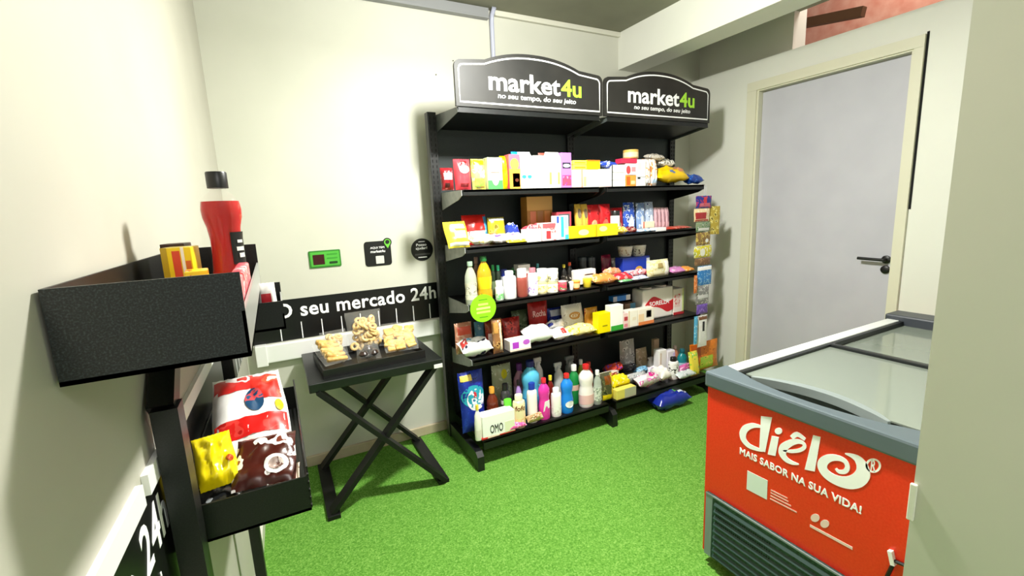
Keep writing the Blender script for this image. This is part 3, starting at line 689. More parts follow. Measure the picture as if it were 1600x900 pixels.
PROF = dict(
    std=([(0, 0), (.92, 0), (1, .03), (1, .60), (.93, .68), (.62, .78), (.40, .83), (.38, .86)], .86, .44, 1.0),
    slim=([(0, 0), (.9, 0), (1, .03), (1, .50), (.9, .58), (.86, .70), (.5, .80), (.36, .84), (.36, .87)], .87, .42, 1.0),
    waist=([(0, 0), (.92, 0), (1, .04), (1, .34), (.86, .46), (.84, .52), (.98, .64), (.96, .74), (.6, .83), (.36, .87), (.34, .9)], .90, .40, 1.0),
    square=([(0, 0), (.95, 0), (1, .03), (1, .72), (.9, .80), (.45, .84), (.42, .87)], .84, .60, 1.0),
    oil=([(0, 0), (.95, 0), (1, .03), (1, .22), (.9, .30), (.96, .40), (1, .55), (.9, .68), (.6, .80), (.34, .87), (.34, .91)], .90, .42, 1.0),
    round_=([(0, 0), (.9, 0), (1, .05), (1, .58), (.95, .66), (.7, .72)], .70, .78, 1.0))
def bottle(name, cat, L, R, top, label, body, cap, lab=None, y=FR, b=None, prof='std', lab_z=(.12, .52), sy=0.8, alpha=None, rough=0.25, lab_txt=None, spray=False, rz=0):
    x0, x1, z0, z1, yf = place(L, R, top, y, b); r, h = (x1 - x0) / 2 - 0.001, z1 - z0
    t = root(name, label, cat, (x0 + x1) / 2, yf + r * sy, z0, rz, 'spray' if spray else 'bottle')
    pf, cz, cr, _ = PROF[prof]
    g = NB(); lathe(g, [(a * r, q * h) for a, q in pf] + [(0, pf[-1][1] * h)], 24, 1, sy)
    obj('body', g, (film(body, alpha) if alpha else mat(body, rough)), t, True)
    if spray:
        g = NB(); lathe(g, [(0, cz * h), (r * .5, cz * h), (r * .45, cz * h + h * .05), (0, cz * h + h * .05)], 16)
        box(g, -r * 0.95, r * 0.6, -r * 0.22, r * 0.22, h * .90, h, r * 0.1); box(g, -r * 0.75, -r * 0.5, -r * .12, r * .12, h * .80, h * .91)
        obj('trigger_head', g, mat(cap, 0.35), t)
    else:
        g = NB(); q0 = cz * h - 0.001; rc = cr * r * 1.04
        lathe(g, [(0, q0), (rc, q0), (rc, h * .985), (rc * .92, h), (0, h)], 20, 1, sy if cr > .5 else 1)
        obj('cap', g, mat(cap, 0.35), t, True)
    if lab:
        def rad(q):
            for (a0, q0), (a1, q1) in zip(pf, pf[1:]):
                if q0 <= q <= q1 and q1 > q0: return a0 + (a1 - a0) * (q - q0) / (q1 - q0)
            return pf[-1][0]
        zs = [lab_z[0] + (lab_z[1] - lab_z[0]) * i / 5 for i in range(6)]
        g = NB(); lathe(g, [(0, zs[0] * h)] + [(rad(q) * r * 1.015, q * h) for q in zs] + [(0, zs[-1] * h)], 24, 1, sy)
        obj('label_sleeve', g, lab if not isinstance(lab, str) else mat(lab, 0.35), t, True)
    if lab_txt:
        s, v0, v1, col, bold = lab_txt
        fq = lambda a, q, e: (r * 1.03 * math.sin(a), -(r * 1.03 * math.cos(a) + e) * sy, q * h)
        lettering('lettering', s, mat(col, 0.5), t, fq, -1.0, 0.75, v0, v1, 0.0006, bold)
    return t
def jar(name, cat, L, R, top, label, body, lid, lab=None, y=FR, b=None, taper=1.0, lid_h=0.14, kind='jar', lab_z=(.15, .7), sy=1.0, alpha=None):
    x0, x1, z0, z1, yf = place(L, R, top, y, b); r, h = (x1 - x0) / 2 - 0.001, z1 - z0
    t = root(name, label, cat, (x0 + x1) / 2, yf + r, z0, 0, kind)
    rb = r * taper; hb = h * (1 - lid_h)
    g = NB(); lathe(g, [(0, 0), (rb * .95, 0), (rb, h * .02), (r * .98, hb * .97), (r * .93, hb), (0, hb)], 24, 1, sy)
    obj('body', g, film(body, alpha) if alpha else (body if not isinstance(body, str) else mat(body, 0.3)), t, True)
    g = NB(); lathe(g, [(0, hb - 0.0005), (r, hb - 0.0005), (r, h * .985), (r * .95, h), (0, h)], 24, 1, sy)
    obj('lid', g, mat(lid, 0.3), t, True)
    if lab:
        g = NB(); ra = rb + (r - rb) * lab_z[0]; rc = rb + (r - rb) * lab_z[1]
        lathe(g, [(0, lab_z[0] * h), (ra * 1.012, lab_z[0] * h), (rc * 1.012, lab_z[1] * h), (0, lab_z[1] * h)], 24, 1, sy)
        obj('label_sleeve', g, lab if not isinstance(lab, str) else mat(lab, 0.35), t, True)
    return t
def cup(*a, **k): return jar(*a, kind='cup', **k)
W_, CR_, YE, RE, OR, BL, GR_, PK, PU, BR, TN = 'fbfbf6', 'f3e9c8', 'f6d90c', 'd3201f', 'ee8a1c', '2446b8', '3aa43a', 'f09ab8', '9b57b8', '5b2f1d', 'c9a878'
def shelf(n, name, off=0.0): CUR.update(z=SH[n], name=name, off=off)

# ---- top shelf, left bay then right bay
shelf(1, 'top shelf')
pouch('jam_packet', 'food packet', 691, 711, 261, 'small dark red packet at the left end of the top shelf', '8c1a22', [(.15, .85, .45, .75, 'e8d8d2'), (.2, .6, .12, .3, '3b1512')], m2=('c9626a', '5a1014'))
pouch('coffee_bag', 'coffee bag', 712, 738, 247, 'red and white upright bag, tallest at the left of the top shelf', 'd8404a', [(.22, .85, .52, .78, 'f7efec', 'o'), (.25, .8, .1, .2, '6b1a1e'), (.3, .75, .82, .93, '7a1216')], d=.05)
pouch('coffee_bag', 'coffee bag', 739, 761, 247, 'yellow topped packet with green and brown lower half beside the red bag', 'f1e06a', [(.0, 1, .80, .98, 'f2d80a'), (.1, .9, .08, .35, printed('8fae4a', 'd98b4a', 'c9a050', 40, 3))], m2=('f8f0b0', 'e9e27a'))
carton('tea_box', 'carton', 761.5, 785, 246, 'cream carton with a green base and pink square on the top shelf', 'eef3dc', [(0, 1, 0, .28, '4fae57'), (.2, .82, .70, .92, 'f3b6b8'), (.28, .72, .12, .5, 'f6f8ee', 'o'), (.2, .8, .52, .55, 'a06a5a')])
pouch('coffee_bag', 'coffee bag', 785, 795, 242, 'narrow bright yellow packet squeezed beside the cream carton', 'f7dc00', d=.05)
carton('cookie_box', 'carton', 795, 812.5, 241, 'pink topped carton with a yellow disc and orange lower half', 'e8647c', [(0, 1, 0, .58, 'f7a040'), (.12, .88, .55, .88, 'f6d44a', 'o'), (.3, .95, .05, .45, 'fbf3e4'), (.5, .85, .2, .3, '5d2c18', 'o')])
pouch('snack_packet', 'food packet', 803, 816, 235, 'bright blue packet peeping over the pink topped carton', '1a8fe0', y=MI)
carton('milk_carton', 'milk carton', 813, 832, 236.5, 'white milk carton with a turquoise bow near its foot', W_, [(.08, .45, .32, .44, '35b8cc', 'o'), (.55, .92, .32, .44, '35b8cc', 'o'), (.15, .85, .72, .76, 'd3dfe2')], gable=True)
carton('milk_carton', 'milk carton', 833, 855.5, 243, 'plain white wide carton in the middle of the left bay, top shelf', W_, [(.55, .8, .25, .5, 'dfeef5'), (.2, .5, .8, .9, 'cfe6f2')])
pouch('snack_packet', 'food packet', 846, 860, 237, 'reddish packet behind the white cartons', 'a05548', y=MI)
carton('milk_carton', 'milk carton', 856, 876.5, 237, 'white carton with two orange stripes on the top shelf', W_, [(.08, .26, .12, .52, 'e8ad5e'), (.72, .9, .12, .52, 'e8ad5e')], gable=True)
carton('juice_carton', 'juice carton', 877, 893, 238.5, 'purple carton with red fruit at the end of the left bay', 'c07ad8', [(.1, .9, .55, .72, '2e2a3a'), (.15, .85, .58, .68, 'f4f0f8', 'o'), (.05, .95, .06, .36, printed('d84a66', '8a3aa0', 'f090a0', 50, 2))])
carton('tea_box', 'tea box', 895.5, 911, 265, 'pale pink box below the yellow boxes, left of the right bay', 'f8d9cf', [(.1, .8, .1, .85, 'fbf1ea'), (.82, 1, 0, 1, 'ea9a80')], b=None, d=.07)
for q, (t_, b_, w) in enumerate(((257.5, 265, 'lowest'), (250.5, 257, 'topmost'))):
    carton('tea_box', 'tea box', 895.5, 917, t_, w + ' flat yellow box on the pale pink box', 'f4ea5e', [(.1, .9, .3, .6, 'b89a1a')], b=b_, d=.07)
carton('tea_box', 'tea box', 911.5, 935, 265, 'white box under the orange yellow box on the top shelf', W_, [(0, .2, .05, .6, 'f0d48a'), (.3, .9, .3, .7, 'f6efdc')], d=.07)
carton('tea_box', 'tea box', 917.5, 938, 250, 'orange yellow box stacked on a white box', 'f6cc0c', [(0, 1, .85, 1, 'd97a20')], b=264.5, d=.07)
carton('tea_box', 'tea box', 935.5, 955, 264, 'white box with a pale pink base in the right bay', W_, [(0, 1, 0, .25, 'f3cfc8'), (.2, .9, .4, .8, 'f6e9d9')], d=.07)
bag('snack_bag', 'snack bag', 940, 967, 250, 'small blue and white bag lying on the white boxes', '2b49b4', m2=('f2f4fb', '6d84d8'), b=263, dp=.06)
for t_, b_, w in ((281.5, 292, 'bottom'), (270, 281, 'middle'), (257.5, 269.5, 'top')):
    carton('flat_box', 'flat box', 955.5, 977.5, t_, w + ' box of the stack of three flat white boxes', W_, [(0, .08, 0, 1, '3a3a3a'), (.2, .9, .3, .5, 'efeae4')], b=b_ if w != 'bottom' else None, d=.07)
carton('flat_box', 'flat box', 978, 994, 274, 'small orange box right of the three flat white boxes', 'f0a040', [(.05, .4, .1, .9, 'd8641c'), (.5, .9, .2, .5, 'f7d9a0')], d=.07)
carton('flat_box', 'flat box', 978, 994, 255.5, 'white and red box standing on the small orange box', 'f7e8e6', [(.02, .45, .1, .8, 'd84a50', 'o'), (.55, .95, .3, .7, 'e79aa0')], b=273.5, d=.07)
carton('flat_box', 'flat box', 971, 996, 247.5, 'flat crimson box lying on top of the boxes in the right bay', 'cf2f52', b=255, d=.06)
carton('flat_box', 'flat box', 994.5, 1009, 277, 'low white box right of the orange box', W_, [(.1, .4, .8, 1, '2a2a2a')], d=.07)
carton('flat_box', 'flat box', 994.5, 1009, 249, 'tall white carton above the low white box', W_, [(.1, .5, .4, .8, 'd8dadc')], b=276.5, d=.06)
jar('sweet_jar', 'jar', 984.5, 1003, 233, 'amber topped jar standing high on the crimson box', 'b98a4e', 'd9b05a', 'e6d0a8', b=247, lid_h=.4, y=FR + 0.005)
for x, lb in ((1009, 'left'), (1019.5, 'right')):
    pouch('noodle_packet', 'noodle packet', x, x + 10.5, 247, 'white and orange upright packet, the %s one of two beside the yellow bag' % lb, 'f9ece0', [(.1, .9, .1, .25, 'bcd3e8' if lb == 'right' else 'f4f4f4')], m2=('e89a4a', 'd9783a'), sc=45, d=.05)
bag('bread_bag', 'bread bag', 1017, 1040, 238, 'hazy white bag of rolls lying above the orange packets', 'd8cfc0', m2=('8f8478', 'f0ebe2'), y=MI, b=252, dp=.08)
bag('bread_bag', 'bread bag', 1034, 1056, 246, 'white bag with dark dots at the back right of the top shelf', 'ece8dd', m2=('3a3a34', 'd9c9a0'), y=MI, b=262, dp=.08, sc=60)
bag('pasta_bag', 'pasta bag', 1029, 1078, 256, 'big yellow bag lying at the right end of the top shelf', 'f3c711', [(.62, .92, .2, .75, 'c9835a', 'o'), (.35, .55, .08, .24, '5d7ab0', 'o')], dp=.13, rise=.35)
bag('sponge_bag', 'bag', 1078, 1101, 270, 'shiny dark blue bag at the right end of the top shelf', '173f98', m2=('3f76d0', '0e2a70'), dp=.10)

# ---- second shelf
shelf(2, 'second shelf')
pouch('crisp_bag', 'crisp bag', 701, 738, 346, 'yellow crisp bag leaning at the left end of the second shelf', 'ecd83e', [(.2, .85, .66, .84, 'f6efc0'), (.3, .85, .3, .58, 'f3d9c4'), (.05, .95, .04, .16, 'fbf8e4')], lean=22, d=.06, y=FR + .002, rz=.1)
pouch('crisp_bag', 'crisp bag', 728, 767, 335, 'red crisp bag with a blue edge behind the yellow crisp bag', 'd2231d', [(.82, .98, .3, .97, '4a9fd0'), (.1, .95, .03, .42, 'f4eef0')], y=MI + .02, lean=14, d=.06)
bag('flour_bag', 'bag', 738, 775, 364, 'pale cream bag lying in front of the red crisp bag', 'fbf6da', m2=('f4e58a', 'ffffff'), dp=.09)
pouch('oat_pouch', 'food packet', 766, 793, 339, 'olive gold pouch with a white top on the second shelf', 'a89a1e', [(.05, .95, .86, .98, 'fafaf4'), (.05, .4, .05, .4, 'd97a4a'), (.45, .95, .03, .35, 'f0e6cf')], y=MI, lean=8, m2=('c9bc4a', '7a6a12'))
bag('flour_bag', 'bag', 771, 797, 365, 'white bag with violet marks below the gold pouch', 'fbf7f6', [(.2, .6, .15, .5, '7a5cc8', 'o')], dp=.09, m2=('f3d9d2', 'ffffff'))
bag('snack_bag', 'snack bag', 793, 813, 345, 'blue bag with a white tip behind the violet marked bag', '2b3fa8', [(.2, .95, .6, .95, 'f8f8f4')], y=MI, dp=.08)
bag('flour_bag', 'bag', 796, 822, 362, 'white bag with small blue flecks lying near the left bay middle', 'fcfaf6', [(.2, .5, .2, .5, '8a78d0', 'o')], dp=.09)
bag('flour_bag', 'bag', 795, 826, 374, 'low yellow bag lying at the very front of the second shelf', 'f5e02c', m2=('fbf3b8', 'f4c810'), dp=.05, y=2.272, cr=.4)
carton('cookie_box', 'carton', 823, 863, 307, 'tall tan display box standing at the back of the second shelf', 'a8742c', [(0, 1, .68, 1, 'c89a4e'), (.12, .34, .0, .66, 'd8825a'), (.4, .62, .0, .66, 'a87a4a'), (.68, .9, .0, .66, 'd0914e')], y=BA, d=.08)
bag('snack_bag', 'snack bag', 821, 850, 348, 'pinkish red bag behind the white square box', 'd8505c', y=MI, m2=('f0a0a4', 'b03040'), dp=.07)
carton('cookie_box', 'carton', 822, 846, 358, 'white square box at the middle of the second shelf', 'fdfbf2', [(.5, .85, .3, .7, 'f7efc8', 'o')], d=.06)
carton('toothpaste_box', 'carton', 847, 869, 348, 'red and white striped upright packet on the second shelf', 'f2dcd8', [(.3, .62, .1, .55, 'd8383c'), (.05, .95, .7, .96, 'dc5a60'), (.06, .24, .15, .6, 'f9f1ef')], m2=('e06a6a', 'f9eeee'))
carton('cereal_box', 'carton', 870, 893, 331, 'tall red framed carton behind the blue and white carton', 'c84a5a', [(.12, .88, .06, .92, '50585e')], y=MI)
carton('cereal_box', 'carton', 869.5, 888.5, 337, 'white carton with blue stripes beside the yellow boxes', 'eef6fa', [(.36, .6, .1, .96, '35b4d8'), (.02, .2, .7, .98, '2a50b8'), (.65, .95, .45, .96, '9fdcec'), (.7, 1, 0, .2, '3fbcd0')])
carton('chocolate_box', 'carton', 889.5, 930, 353, 'wide yellow box, the left one of the two on the second shelf', 'f6dc14', [(.35, .75, .2, .7, 'fbf2a8', 'o')])
carton('chocolate_box', 'carton', 931, 966, 350, 'wide yellow box, the right one of the two on the second shelf', 'f7df18', [(.15, .5, .4, .85, 'f9efa0', 'o'), (0, .05, 0, 1, 'b89a10')])
for x, lb in ((902, 'left'), (912, 'right')):
    pouch('biscuit_packet', 'biscuit packet', x, x + 10, 318, 'tall gold packet, the %s one of a pair behind the yellow boxes' % lb, 'd8b04a', [(.2, .8, .55, .85, '7a6a58', 'o')], y=MI, d=.04)
for x0, x1, t_, lb, c2 in ((922, 940, 319, 'left', 'f0a884'), (940, 958, 318, 'middle', 'e0685a'), (958, 977, 324, 'right', 'f3d0b0')):
    pouch('biscuit_packet', 'biscuit packet', x0, x1, t_, 'red upright packet, the %s one of three behind the yellow boxes' % lb, 'c01c24', [(.15, .7, .1, .5, c2, 'o')], y=MI, m2=('d8303a', '8a1218'), d=.04)
jar('dog_figure_tin', 'tin', 960, 972, 329, 'small white and black tin before the red packets', 'f4f2ee', '1c1c1c', None, y=FR + .032, b=None, lid_h=.2)
for x0, x1, t_, lb, c in ((978, 996, 315.5, 'deep blue', '2b55c0'), (998, 1012, 316, 'grey blue', '7f9ac8'), (1012, 1025, 314.5, 'silvery', 'a8b6d0')):
    pouch('biscuit_packet', 'biscuit packet', x0, x1, t_, lb + ' tall packet in the right bay of the second shelf', c, [(.3, .75, .1, .55, 'dfeaf6', 'o')], y=MI, m2=('dfe8f4', '203a80'), d=.04, sc=40)
for k in range(4):
    pouch('biscuit_packet', 'biscuit packet', 1025 + k * 5.7, 1030.5 + k * 5.7, 323.5, 'thin pale pink packet, ' + ('first', 'second', 'third', 'last')[k] + ' from the left of four near the upright', 'dcb0b8', [(.25, .75, .35, .8, 'b08a94')], y=MI, d=.03)
for x0, x1, lb, c, c2 in ((966, 982, 'yellow and white', 'f6d040', 'fbf3e0'), (982, 996, 'dark red chocolate', '7a1a1c', 'd8c0b0')):
    bag('sweet_packet', 'sweet packet', x0, x1, 353, lb + ' small packet right of the yellow boxes', c, m2=(c2, 'c0302c'), dp=.05, sc=60)
bag('sweet_packet', 'sweet packet', 996, 1025, 357, 'white and light blue packet lying at the front of the right bay', 'e8f2fb', m2=('6aa8e0', 'ffffff'), dp=.07, sc=40)
carton('flat_box', 'flat box', 1005, 1023, 346, 'small cream box behind the light blue packet', 'f8e8cc', [(0, .1, 0, 1, 'd8604a')], y=MI - .005, d=.05, b=356)
carton('flat_box', 'flat box', 1025, 1041, 355.5, 'small white box at the front of the second shelf, right bay', 'fbf9f8', d=.06)
bag('sweet_packet', 'sweet packet', 1041, 1083, 353, 'long red packet lying at the right end of the second shelf', 'd04a38', m2=('f0a090', 'a82a20'), dp=.08)

# ---- third shelf
shelf(3, 'third shelf')
bottle('vinegar_bottle', 'bottle', 728, 747, 409, 'clear bottle at the left end of the third shelf', 'cfd6c4', '9ab8a0', printed('d9d6c0', '8a8878', 'f0f0e4', 50, 2), alpha=.6, prof='oil', lab_z=(.12, .5), y=2.28)
bottle('oil_bottle', 'bottle', 748, 771, 401, 'golden cooking oil bottle with a green cap', 'd8a81e', '1f6b2e', 'f0cc1a', prof='oil', alpha=.86, lab_z=(.3, .56), y=2.28)
bottle('oil_bottle', 'bottle', 740, 752, 402, 'brown bottle behind the golden oil bottle', '6a4a2a', '8a6a5a', y=MI)
bottle('olive_oil_bottle', 'bottle', 768, 775.5, 414, 'slim dark bottle with a green cap right of the cooking oil', '20301c', '1f9a4a', '6a7a5a', prof='square', y=MI - .02)
bottle('olive_oil_bottle', 'bottle', 776, 783.5, 414.5, 'slim dark bottle with a mint green cap', '2a3428', '35c090', '8a9a88', prof='square', y=MI - .02)
bag('herb_bag', 'bag', 784, 808, 411, 'green bag at the back of the third shelf', '2c6a3c', m2=('4a9a5c', '184828'), y=BA, dp=.07)
bottle('yogurt_bottle', 'bottle', 776, 789, 439, 'small white rounded bottle with a green base', 'f6f8f0', 'fbfbf8', printed('7ac07a', 'e8f4e4', '4a9a52', 60, 3), prof='round_', lab_z=(.05, .35), y=FR)
jar('glass_jar', 'jar', 785, 795, 421, 'jar with a navy blue lid behind the white bottle', 'c9c9d4', '2a3a9a', y=MI, lid_h=.25)
bottle('milk_bottle', 'bottle', 789.5, 810, 424, 'plain white bottle with a brown emblem near its foot', 'fbfbf7', 'ffffff', None, prof='square', y=FR)
bottle('ketchup_bottle', 'bottle', 810.5, 827.5, 420, 'brownish pink sauce bottle with a big white cap', '9a4a40', 'faf8f4', None, prof='round_', y=FR)
carton('flat_box', 'flat box', 810, 829, 413.5, 'white box with a red spot behind the sauce bottle', 'f1ece6', [(.5, .9, .2, .7, 'a83a34', 'o')], y=MI)
bottle('mayonnaise_bottle', 'bottle', 828, 843, 419, 'white bottle with a pink cap and violet edge', 'fbf9fb', 'e07a86', printed('f6f2fa', 'a070c8', 'fbfbfb', 40, 5), prof='square', lab_z=(.05, .55), y=FR)
bottle('bleach_bottle', 'bottle', 838, 846, 412, 'small teal capped bottle at the back of the third shelf', '3a6a70', '4a9aa0', y=MI)
for x0, x1, lb, c in ((844, 859.5, 'left', 'f4ecb8'), (860, 876, 'right', 'f6f2dc')):
    jar('cream_tub', 'tub', x0, x1, 441, 'pale yellow tub at the bottom of the %s tub stack' % lb, c, 'f8e8a0', printed(c, 'e0c060', '9ac07a', 45, 4), y=FR)
    jar('cream_tub', 'tub', x0, x1, 420.5, 'white tub on top of the %s tub stack' % lb, 'fbfaf2', 'fbfbf6', printed('fbf8e8', '4a4a44' if lb == 'right' else 'e8d070', 'f4e8a8', 45, 6), b=440.8, y=FR)
jar('tomato_tin', 'tin', 876.5, 889, 439.5, 'small red tin with a green base on the third shelf', 'd85a6a', 'e8d0d0', printed('d84a5c', '2a9a50', 'f0c0c4', 45, 1), y=FR, lid_h=.08)
bottle('pepper_bottle', 'bottle', 879, 888, 413.5, 'little dark sauce bottle with a yellow cap', '1c1a18', 'e8d84a', printed('2a2622', 'c9c4b8', '0a0a0a', 60, 1), prof='slim', y=MI)
bottle('pepper_bottle', 'bottle', 888, 897, 410, 'little dark sauce bottle with an orange red cap', '1c1a18', 'e0542a', printed('2a2622', 'd9d4c8', '0a0a0a', 60, 4), prof='slim', y=MI)
carton('flat_box', 'flat box', 896, 931, 421.5, 'white packet with red lines left of the orange bags', 'fbf6f0', [(.45, .95, .15, .75, 'f0d8d0'), (.5, .9, .6, .68, 'd83a34'), (.5, .9, .3, .38, 'd83a34')], y=MI - .02, d=.05, b=444)
for x0, x1, t_, c, l in ((892, 898, 440, 'fbfbf8', 'tiny white cup'), (898.5, 910, 438.5, 'f08a20', 'small orange cup'), (916, 928, 435.5, 'f4dc3a', 'small yellow cup')):
    cup('seasoning_cup', 'cup', x0, x1, t_, l + ' at the front of the third shelf', c, 'f6c060' if 'orange' in l else c, 'f9d9a0' if 'orange' in l else None, y=FR, taper=.8)
for x0, x1, lb in ((908, 920, 'left'), (921, 934, 'right')):
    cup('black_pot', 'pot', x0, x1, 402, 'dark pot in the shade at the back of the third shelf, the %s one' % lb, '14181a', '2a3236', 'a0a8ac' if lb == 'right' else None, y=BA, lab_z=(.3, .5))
bag('candy_bag', 'sweet bag', 930, 966, 427, 'orange bag of sweets lying at the middle of the right bay', 'f09a4e', m2=('fbd8a8', 'd8602a'), dp=.1)
bag('candy_bag', 'sweet bag', 948, 972, 416, 'pale orange bag lying behind the sweets', 'f2a070', m2=('f8d0b0', 'e05040'), y=MI + .015, dp=.055)
bag('candy_bag', 'sweet bag', 966, 990, 426, 'red bag of sweets right of the orange bag', 'd8303c', m2=('f6b0b0', 'b01c28'), dp=.08)
bag('candy_bag', 'sweet bag', 988, 1014, 419, 'pink and white bag in front of the blue box', 'f4b8bc', m2=('d8485c', 'fbe8e8'), y=FR + .045, dp=.045)
bag('candy_bag', 'sweet bag', 969, 989, 436, 'flat green and white packet at the front edge of the third shelf', '6fb87a', m2=('f2f8f0', '2a8a48'), dp=.04, y=2.273, sc=45)
bag('candy_bag', 'sweet bag', 989, 1015, 431, 'flat bluish white packet at the front edge of the third shelf', 'dde0f4', m2=('8a90d0', 'ffffff'), dp=.045, y=2.273, sc=45)
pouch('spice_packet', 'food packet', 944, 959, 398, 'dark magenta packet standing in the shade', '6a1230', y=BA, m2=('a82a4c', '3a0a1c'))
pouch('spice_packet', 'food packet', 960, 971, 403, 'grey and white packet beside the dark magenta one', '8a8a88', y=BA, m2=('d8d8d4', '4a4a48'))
bx = carton('blue_box', 'carton', 973, 1015, 401.5, 'wide royal blue box carrying two white cups', '1f3fb8', [(.45, .75, .1, .55, 'd8b040', 'o'), (.88, 1, .2, .9, 'e8ecf6'), (.05, .38, .25, .4, 'dfe4f4')], y=MI + .01, d=.08)
for x0, x1, lb in ((975.5, 994, 'left'), (996.5, 1015, 'right')):
    cup('noodle_cup', 'cup', x0, x1, 385 if lb == 'left' else 383, 'white paper cup on the blue box, the %s one of two' % lb, 'e9e6dc', 'f4f2ea', printed('e4e0d4', '4a3f30' if lb == 'right' else 'b09a80', 'f4f0e8', 40, 2), b=401.3, y=MI + .02, taper=.78, lid_h=.08)
pouch('sugar_bag', 'bag', 1016, 1050, 406, 'cream upright bag near the right upright of the third shelf', 'f4edc6', [(.35, .6, .5, .8, 'b8a060'), (.72, .95, .1, .9, 'f9f7ee')], d=.06, m2=('e8dc98', 'faf6e0'))
bag('candy_bag', 'sweet bag', 1050, 1072, 417, 'mauve bag lying at the right end of the third shelf', 'd88ac8', m2=('f2c8e4', '9a60b0'), dp=.08)
bag('candy_bag', 'sweet bag', 1071, 1086, 416, 'orange bag at the right tip of the third shelf', 'ee9a3a', m2=('f8d090', 'd0702a'), dp=.07)

# ---- fourth shelf
shelf(4, 'fourth shelf')
pouch('pasta_bag', 'pasta bag', 713, 741, 505, 'salmon and tan upright bag at the left end of the fourth shelf', 'c98a70', [(.1, .9, .62, .88, 'd8543a'), (.15, .85, .1, .5, 'c9bc8e')], y=MI + .03, m2=('e0b8a0', 'a06048'))
pouch('soap_refill', 'bag', 744, 760, 503, 'pale teal pouch beside the salmon bag', '5a90a8', y=BA, m2=('a0c0c8', '3a6078'))
pouch('coffee_bag', 'bag', 761, 780, 503, 'rust red bag with a white square label on the fourth shelf', '8a2a1e', [(.1, .75, .2, .6, 'f4dcd8'), (0, 1, .62, .95, '9a4a28')], y=MI, m2=('b84a38', '5a1a12'))
bag('rice_bag', 'bag', 724, 771, 529, 'big white bag with blue and black patches at the front left of the fourth shelf', 'fafafa', [(.02, .2, .3, .7, 'b8302c'), (.18, .36, .5, .9, '6ab0d8')], m2=('ffffff', '2a2a44'), dp=.12, cr=.9, sc=16)
pouch('bread_bag', 'bread bag', 772, 788, 499, 'upright tan bag with a pale ridge on the fourth shelf', '9a6a40', [(.6, .8, .05, .95, 'f0dcc0'), (.05, .5, .6, .9, 'c9924a')], y=FR, m2=('c89a60', '5a3018'), d=.05)
pouch('beans_bag', 'bag', 790, 818, 498, 'dark red bag of beans behind the flat white box', '8a1c1a', [(.1, .9, .05, .3, 'b0803a')], y=MI + .01, m2=('b83a30', '5a1210'), lean=12)
pouch('lettuce_bag', 'bag', 803, 829, 485, 'dull green bag at the back of the left bay', '5a6a4a', y=BB_, m2=('8a9a78', '3a4a34'))
pouch('chips_bag', 'snack bag', 829, 859, 472, 'dark red packet lettered Rocha at the back of the fourth shelf', 'a81c1c', [(.05, .95, .05, .3, '6a8a94')], y=BA, m2=('b82420', '8a1414'), txt=('Rocha', .15, .85, .58, .76, 'e8b8b0', .03))
pouch('chips_bag', 'snack bag', 859, 886, 481, 'navy blue bag right of the lettered red packet', '1a2a7a', [(.1, .9, .66, .92, 'c8ccd4')], y=BB_ - .03, m2=('2a3f9a', '101a50'))
carton('wipes_pack', 'packet', 797, 830, 531, 'flat white pack with purple marks at the front of the fourth shelf', 'fbf6f2', [(.12, .42, .25, .85, 'b040c8'), (.62, .95, .45, .95, 'c060d0', 'o'), (0, 1, 0, .15, 'f0e0c8')], d=.08)
bag('rice_bag', 'bag', 826, 866, 508, 'large plain white bag bulging over the front of the fourth shelf', 'ffffff', dp=.12, cr=.6, rise=.3)
bag('rice_bag', 'bag', 856, 883, 495, 'white bag with a blue corner resting above the large plain one', 'fdfdfd', [(.02, .2, .2, .6, '2a3fb0')], y=MI + .03, dp=.055, cr=.6)
pouch('rice_bag', 'bag', 884, 917, 477, 'white upright bag with a golden oval on the fourth shelf', 'eae6da', [(.25, .8, .45, .72, 'c9954a', 'o'), (.32, .7, .52, .65, 'ece4cf', 'o')], y=MI + .02, lean=12, m2=('f6f4ec', 'cfc8b4'))
bag('corn_bag', 'bag', 866, 893, 514, 'white bag with a red triangle at the front of the fourth shelf', 'fbf5f0', [(.55, .8, .1, .5, 'e0403a')], dp=.1, m2=('f8e8e0', 'ffffff'))
bag('corn_bag', 'bag', 893, 934, 508, 'pale yellow bag lying left of the bright yellow box', 'f4e4a0', m2=('f6d83a', 'fbf4dc'), dp=.1)
pouch('corn_bag', 'bag', 917, 938, 481, 'orange upright bag behind the bright yellow box', 'e09a2c', y=MI + .01, m2=('f2c050', 'c05a1c'))
carton('starch_box', 'carton', 934.5, 954, 489, 'bright yellow box on the fourth shelf', 'f6e400', [(.35, .75, .32, .38, '9a8a10')], d=.06)
carton('starch_box', 'carton', 954.5, 974, 477, 'white carton with a green base right of the yellow box', 'fcfcf8', [(0, 1, 0, .2, '35a83a')], d=.06)
carton('foil_box', 'carton', 958, 985, 462, 'long blue and white box lying tilted on the white carton', '2a78c8', [(.75, 1, 0, 1, 'd8dcdc'), (0, .22, 0, 1, 'b8bcc8')], b=470, y=MI + .02, d=.05)
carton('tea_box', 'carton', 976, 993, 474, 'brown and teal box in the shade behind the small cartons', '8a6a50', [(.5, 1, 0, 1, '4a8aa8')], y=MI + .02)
carton('salt_box', 'carton', 974.5, 981.5, 489, 'narrow red and white carton on the fourth shelf', 'f0d0cc', [(.1, .9, .5, .75, 'b84048'), (.1, .9, .1, .3, 'e08a90')], d=.06)
carton('salt_box', 'carton', 982, 997, 485, 'white carton with a tan left edge on the fourth shelf', 'f9f4e8', [(0, .1, 0, 1, 'e0c898'), (.4, .8, .4, .6, 'f0e4d0')], d=.06)
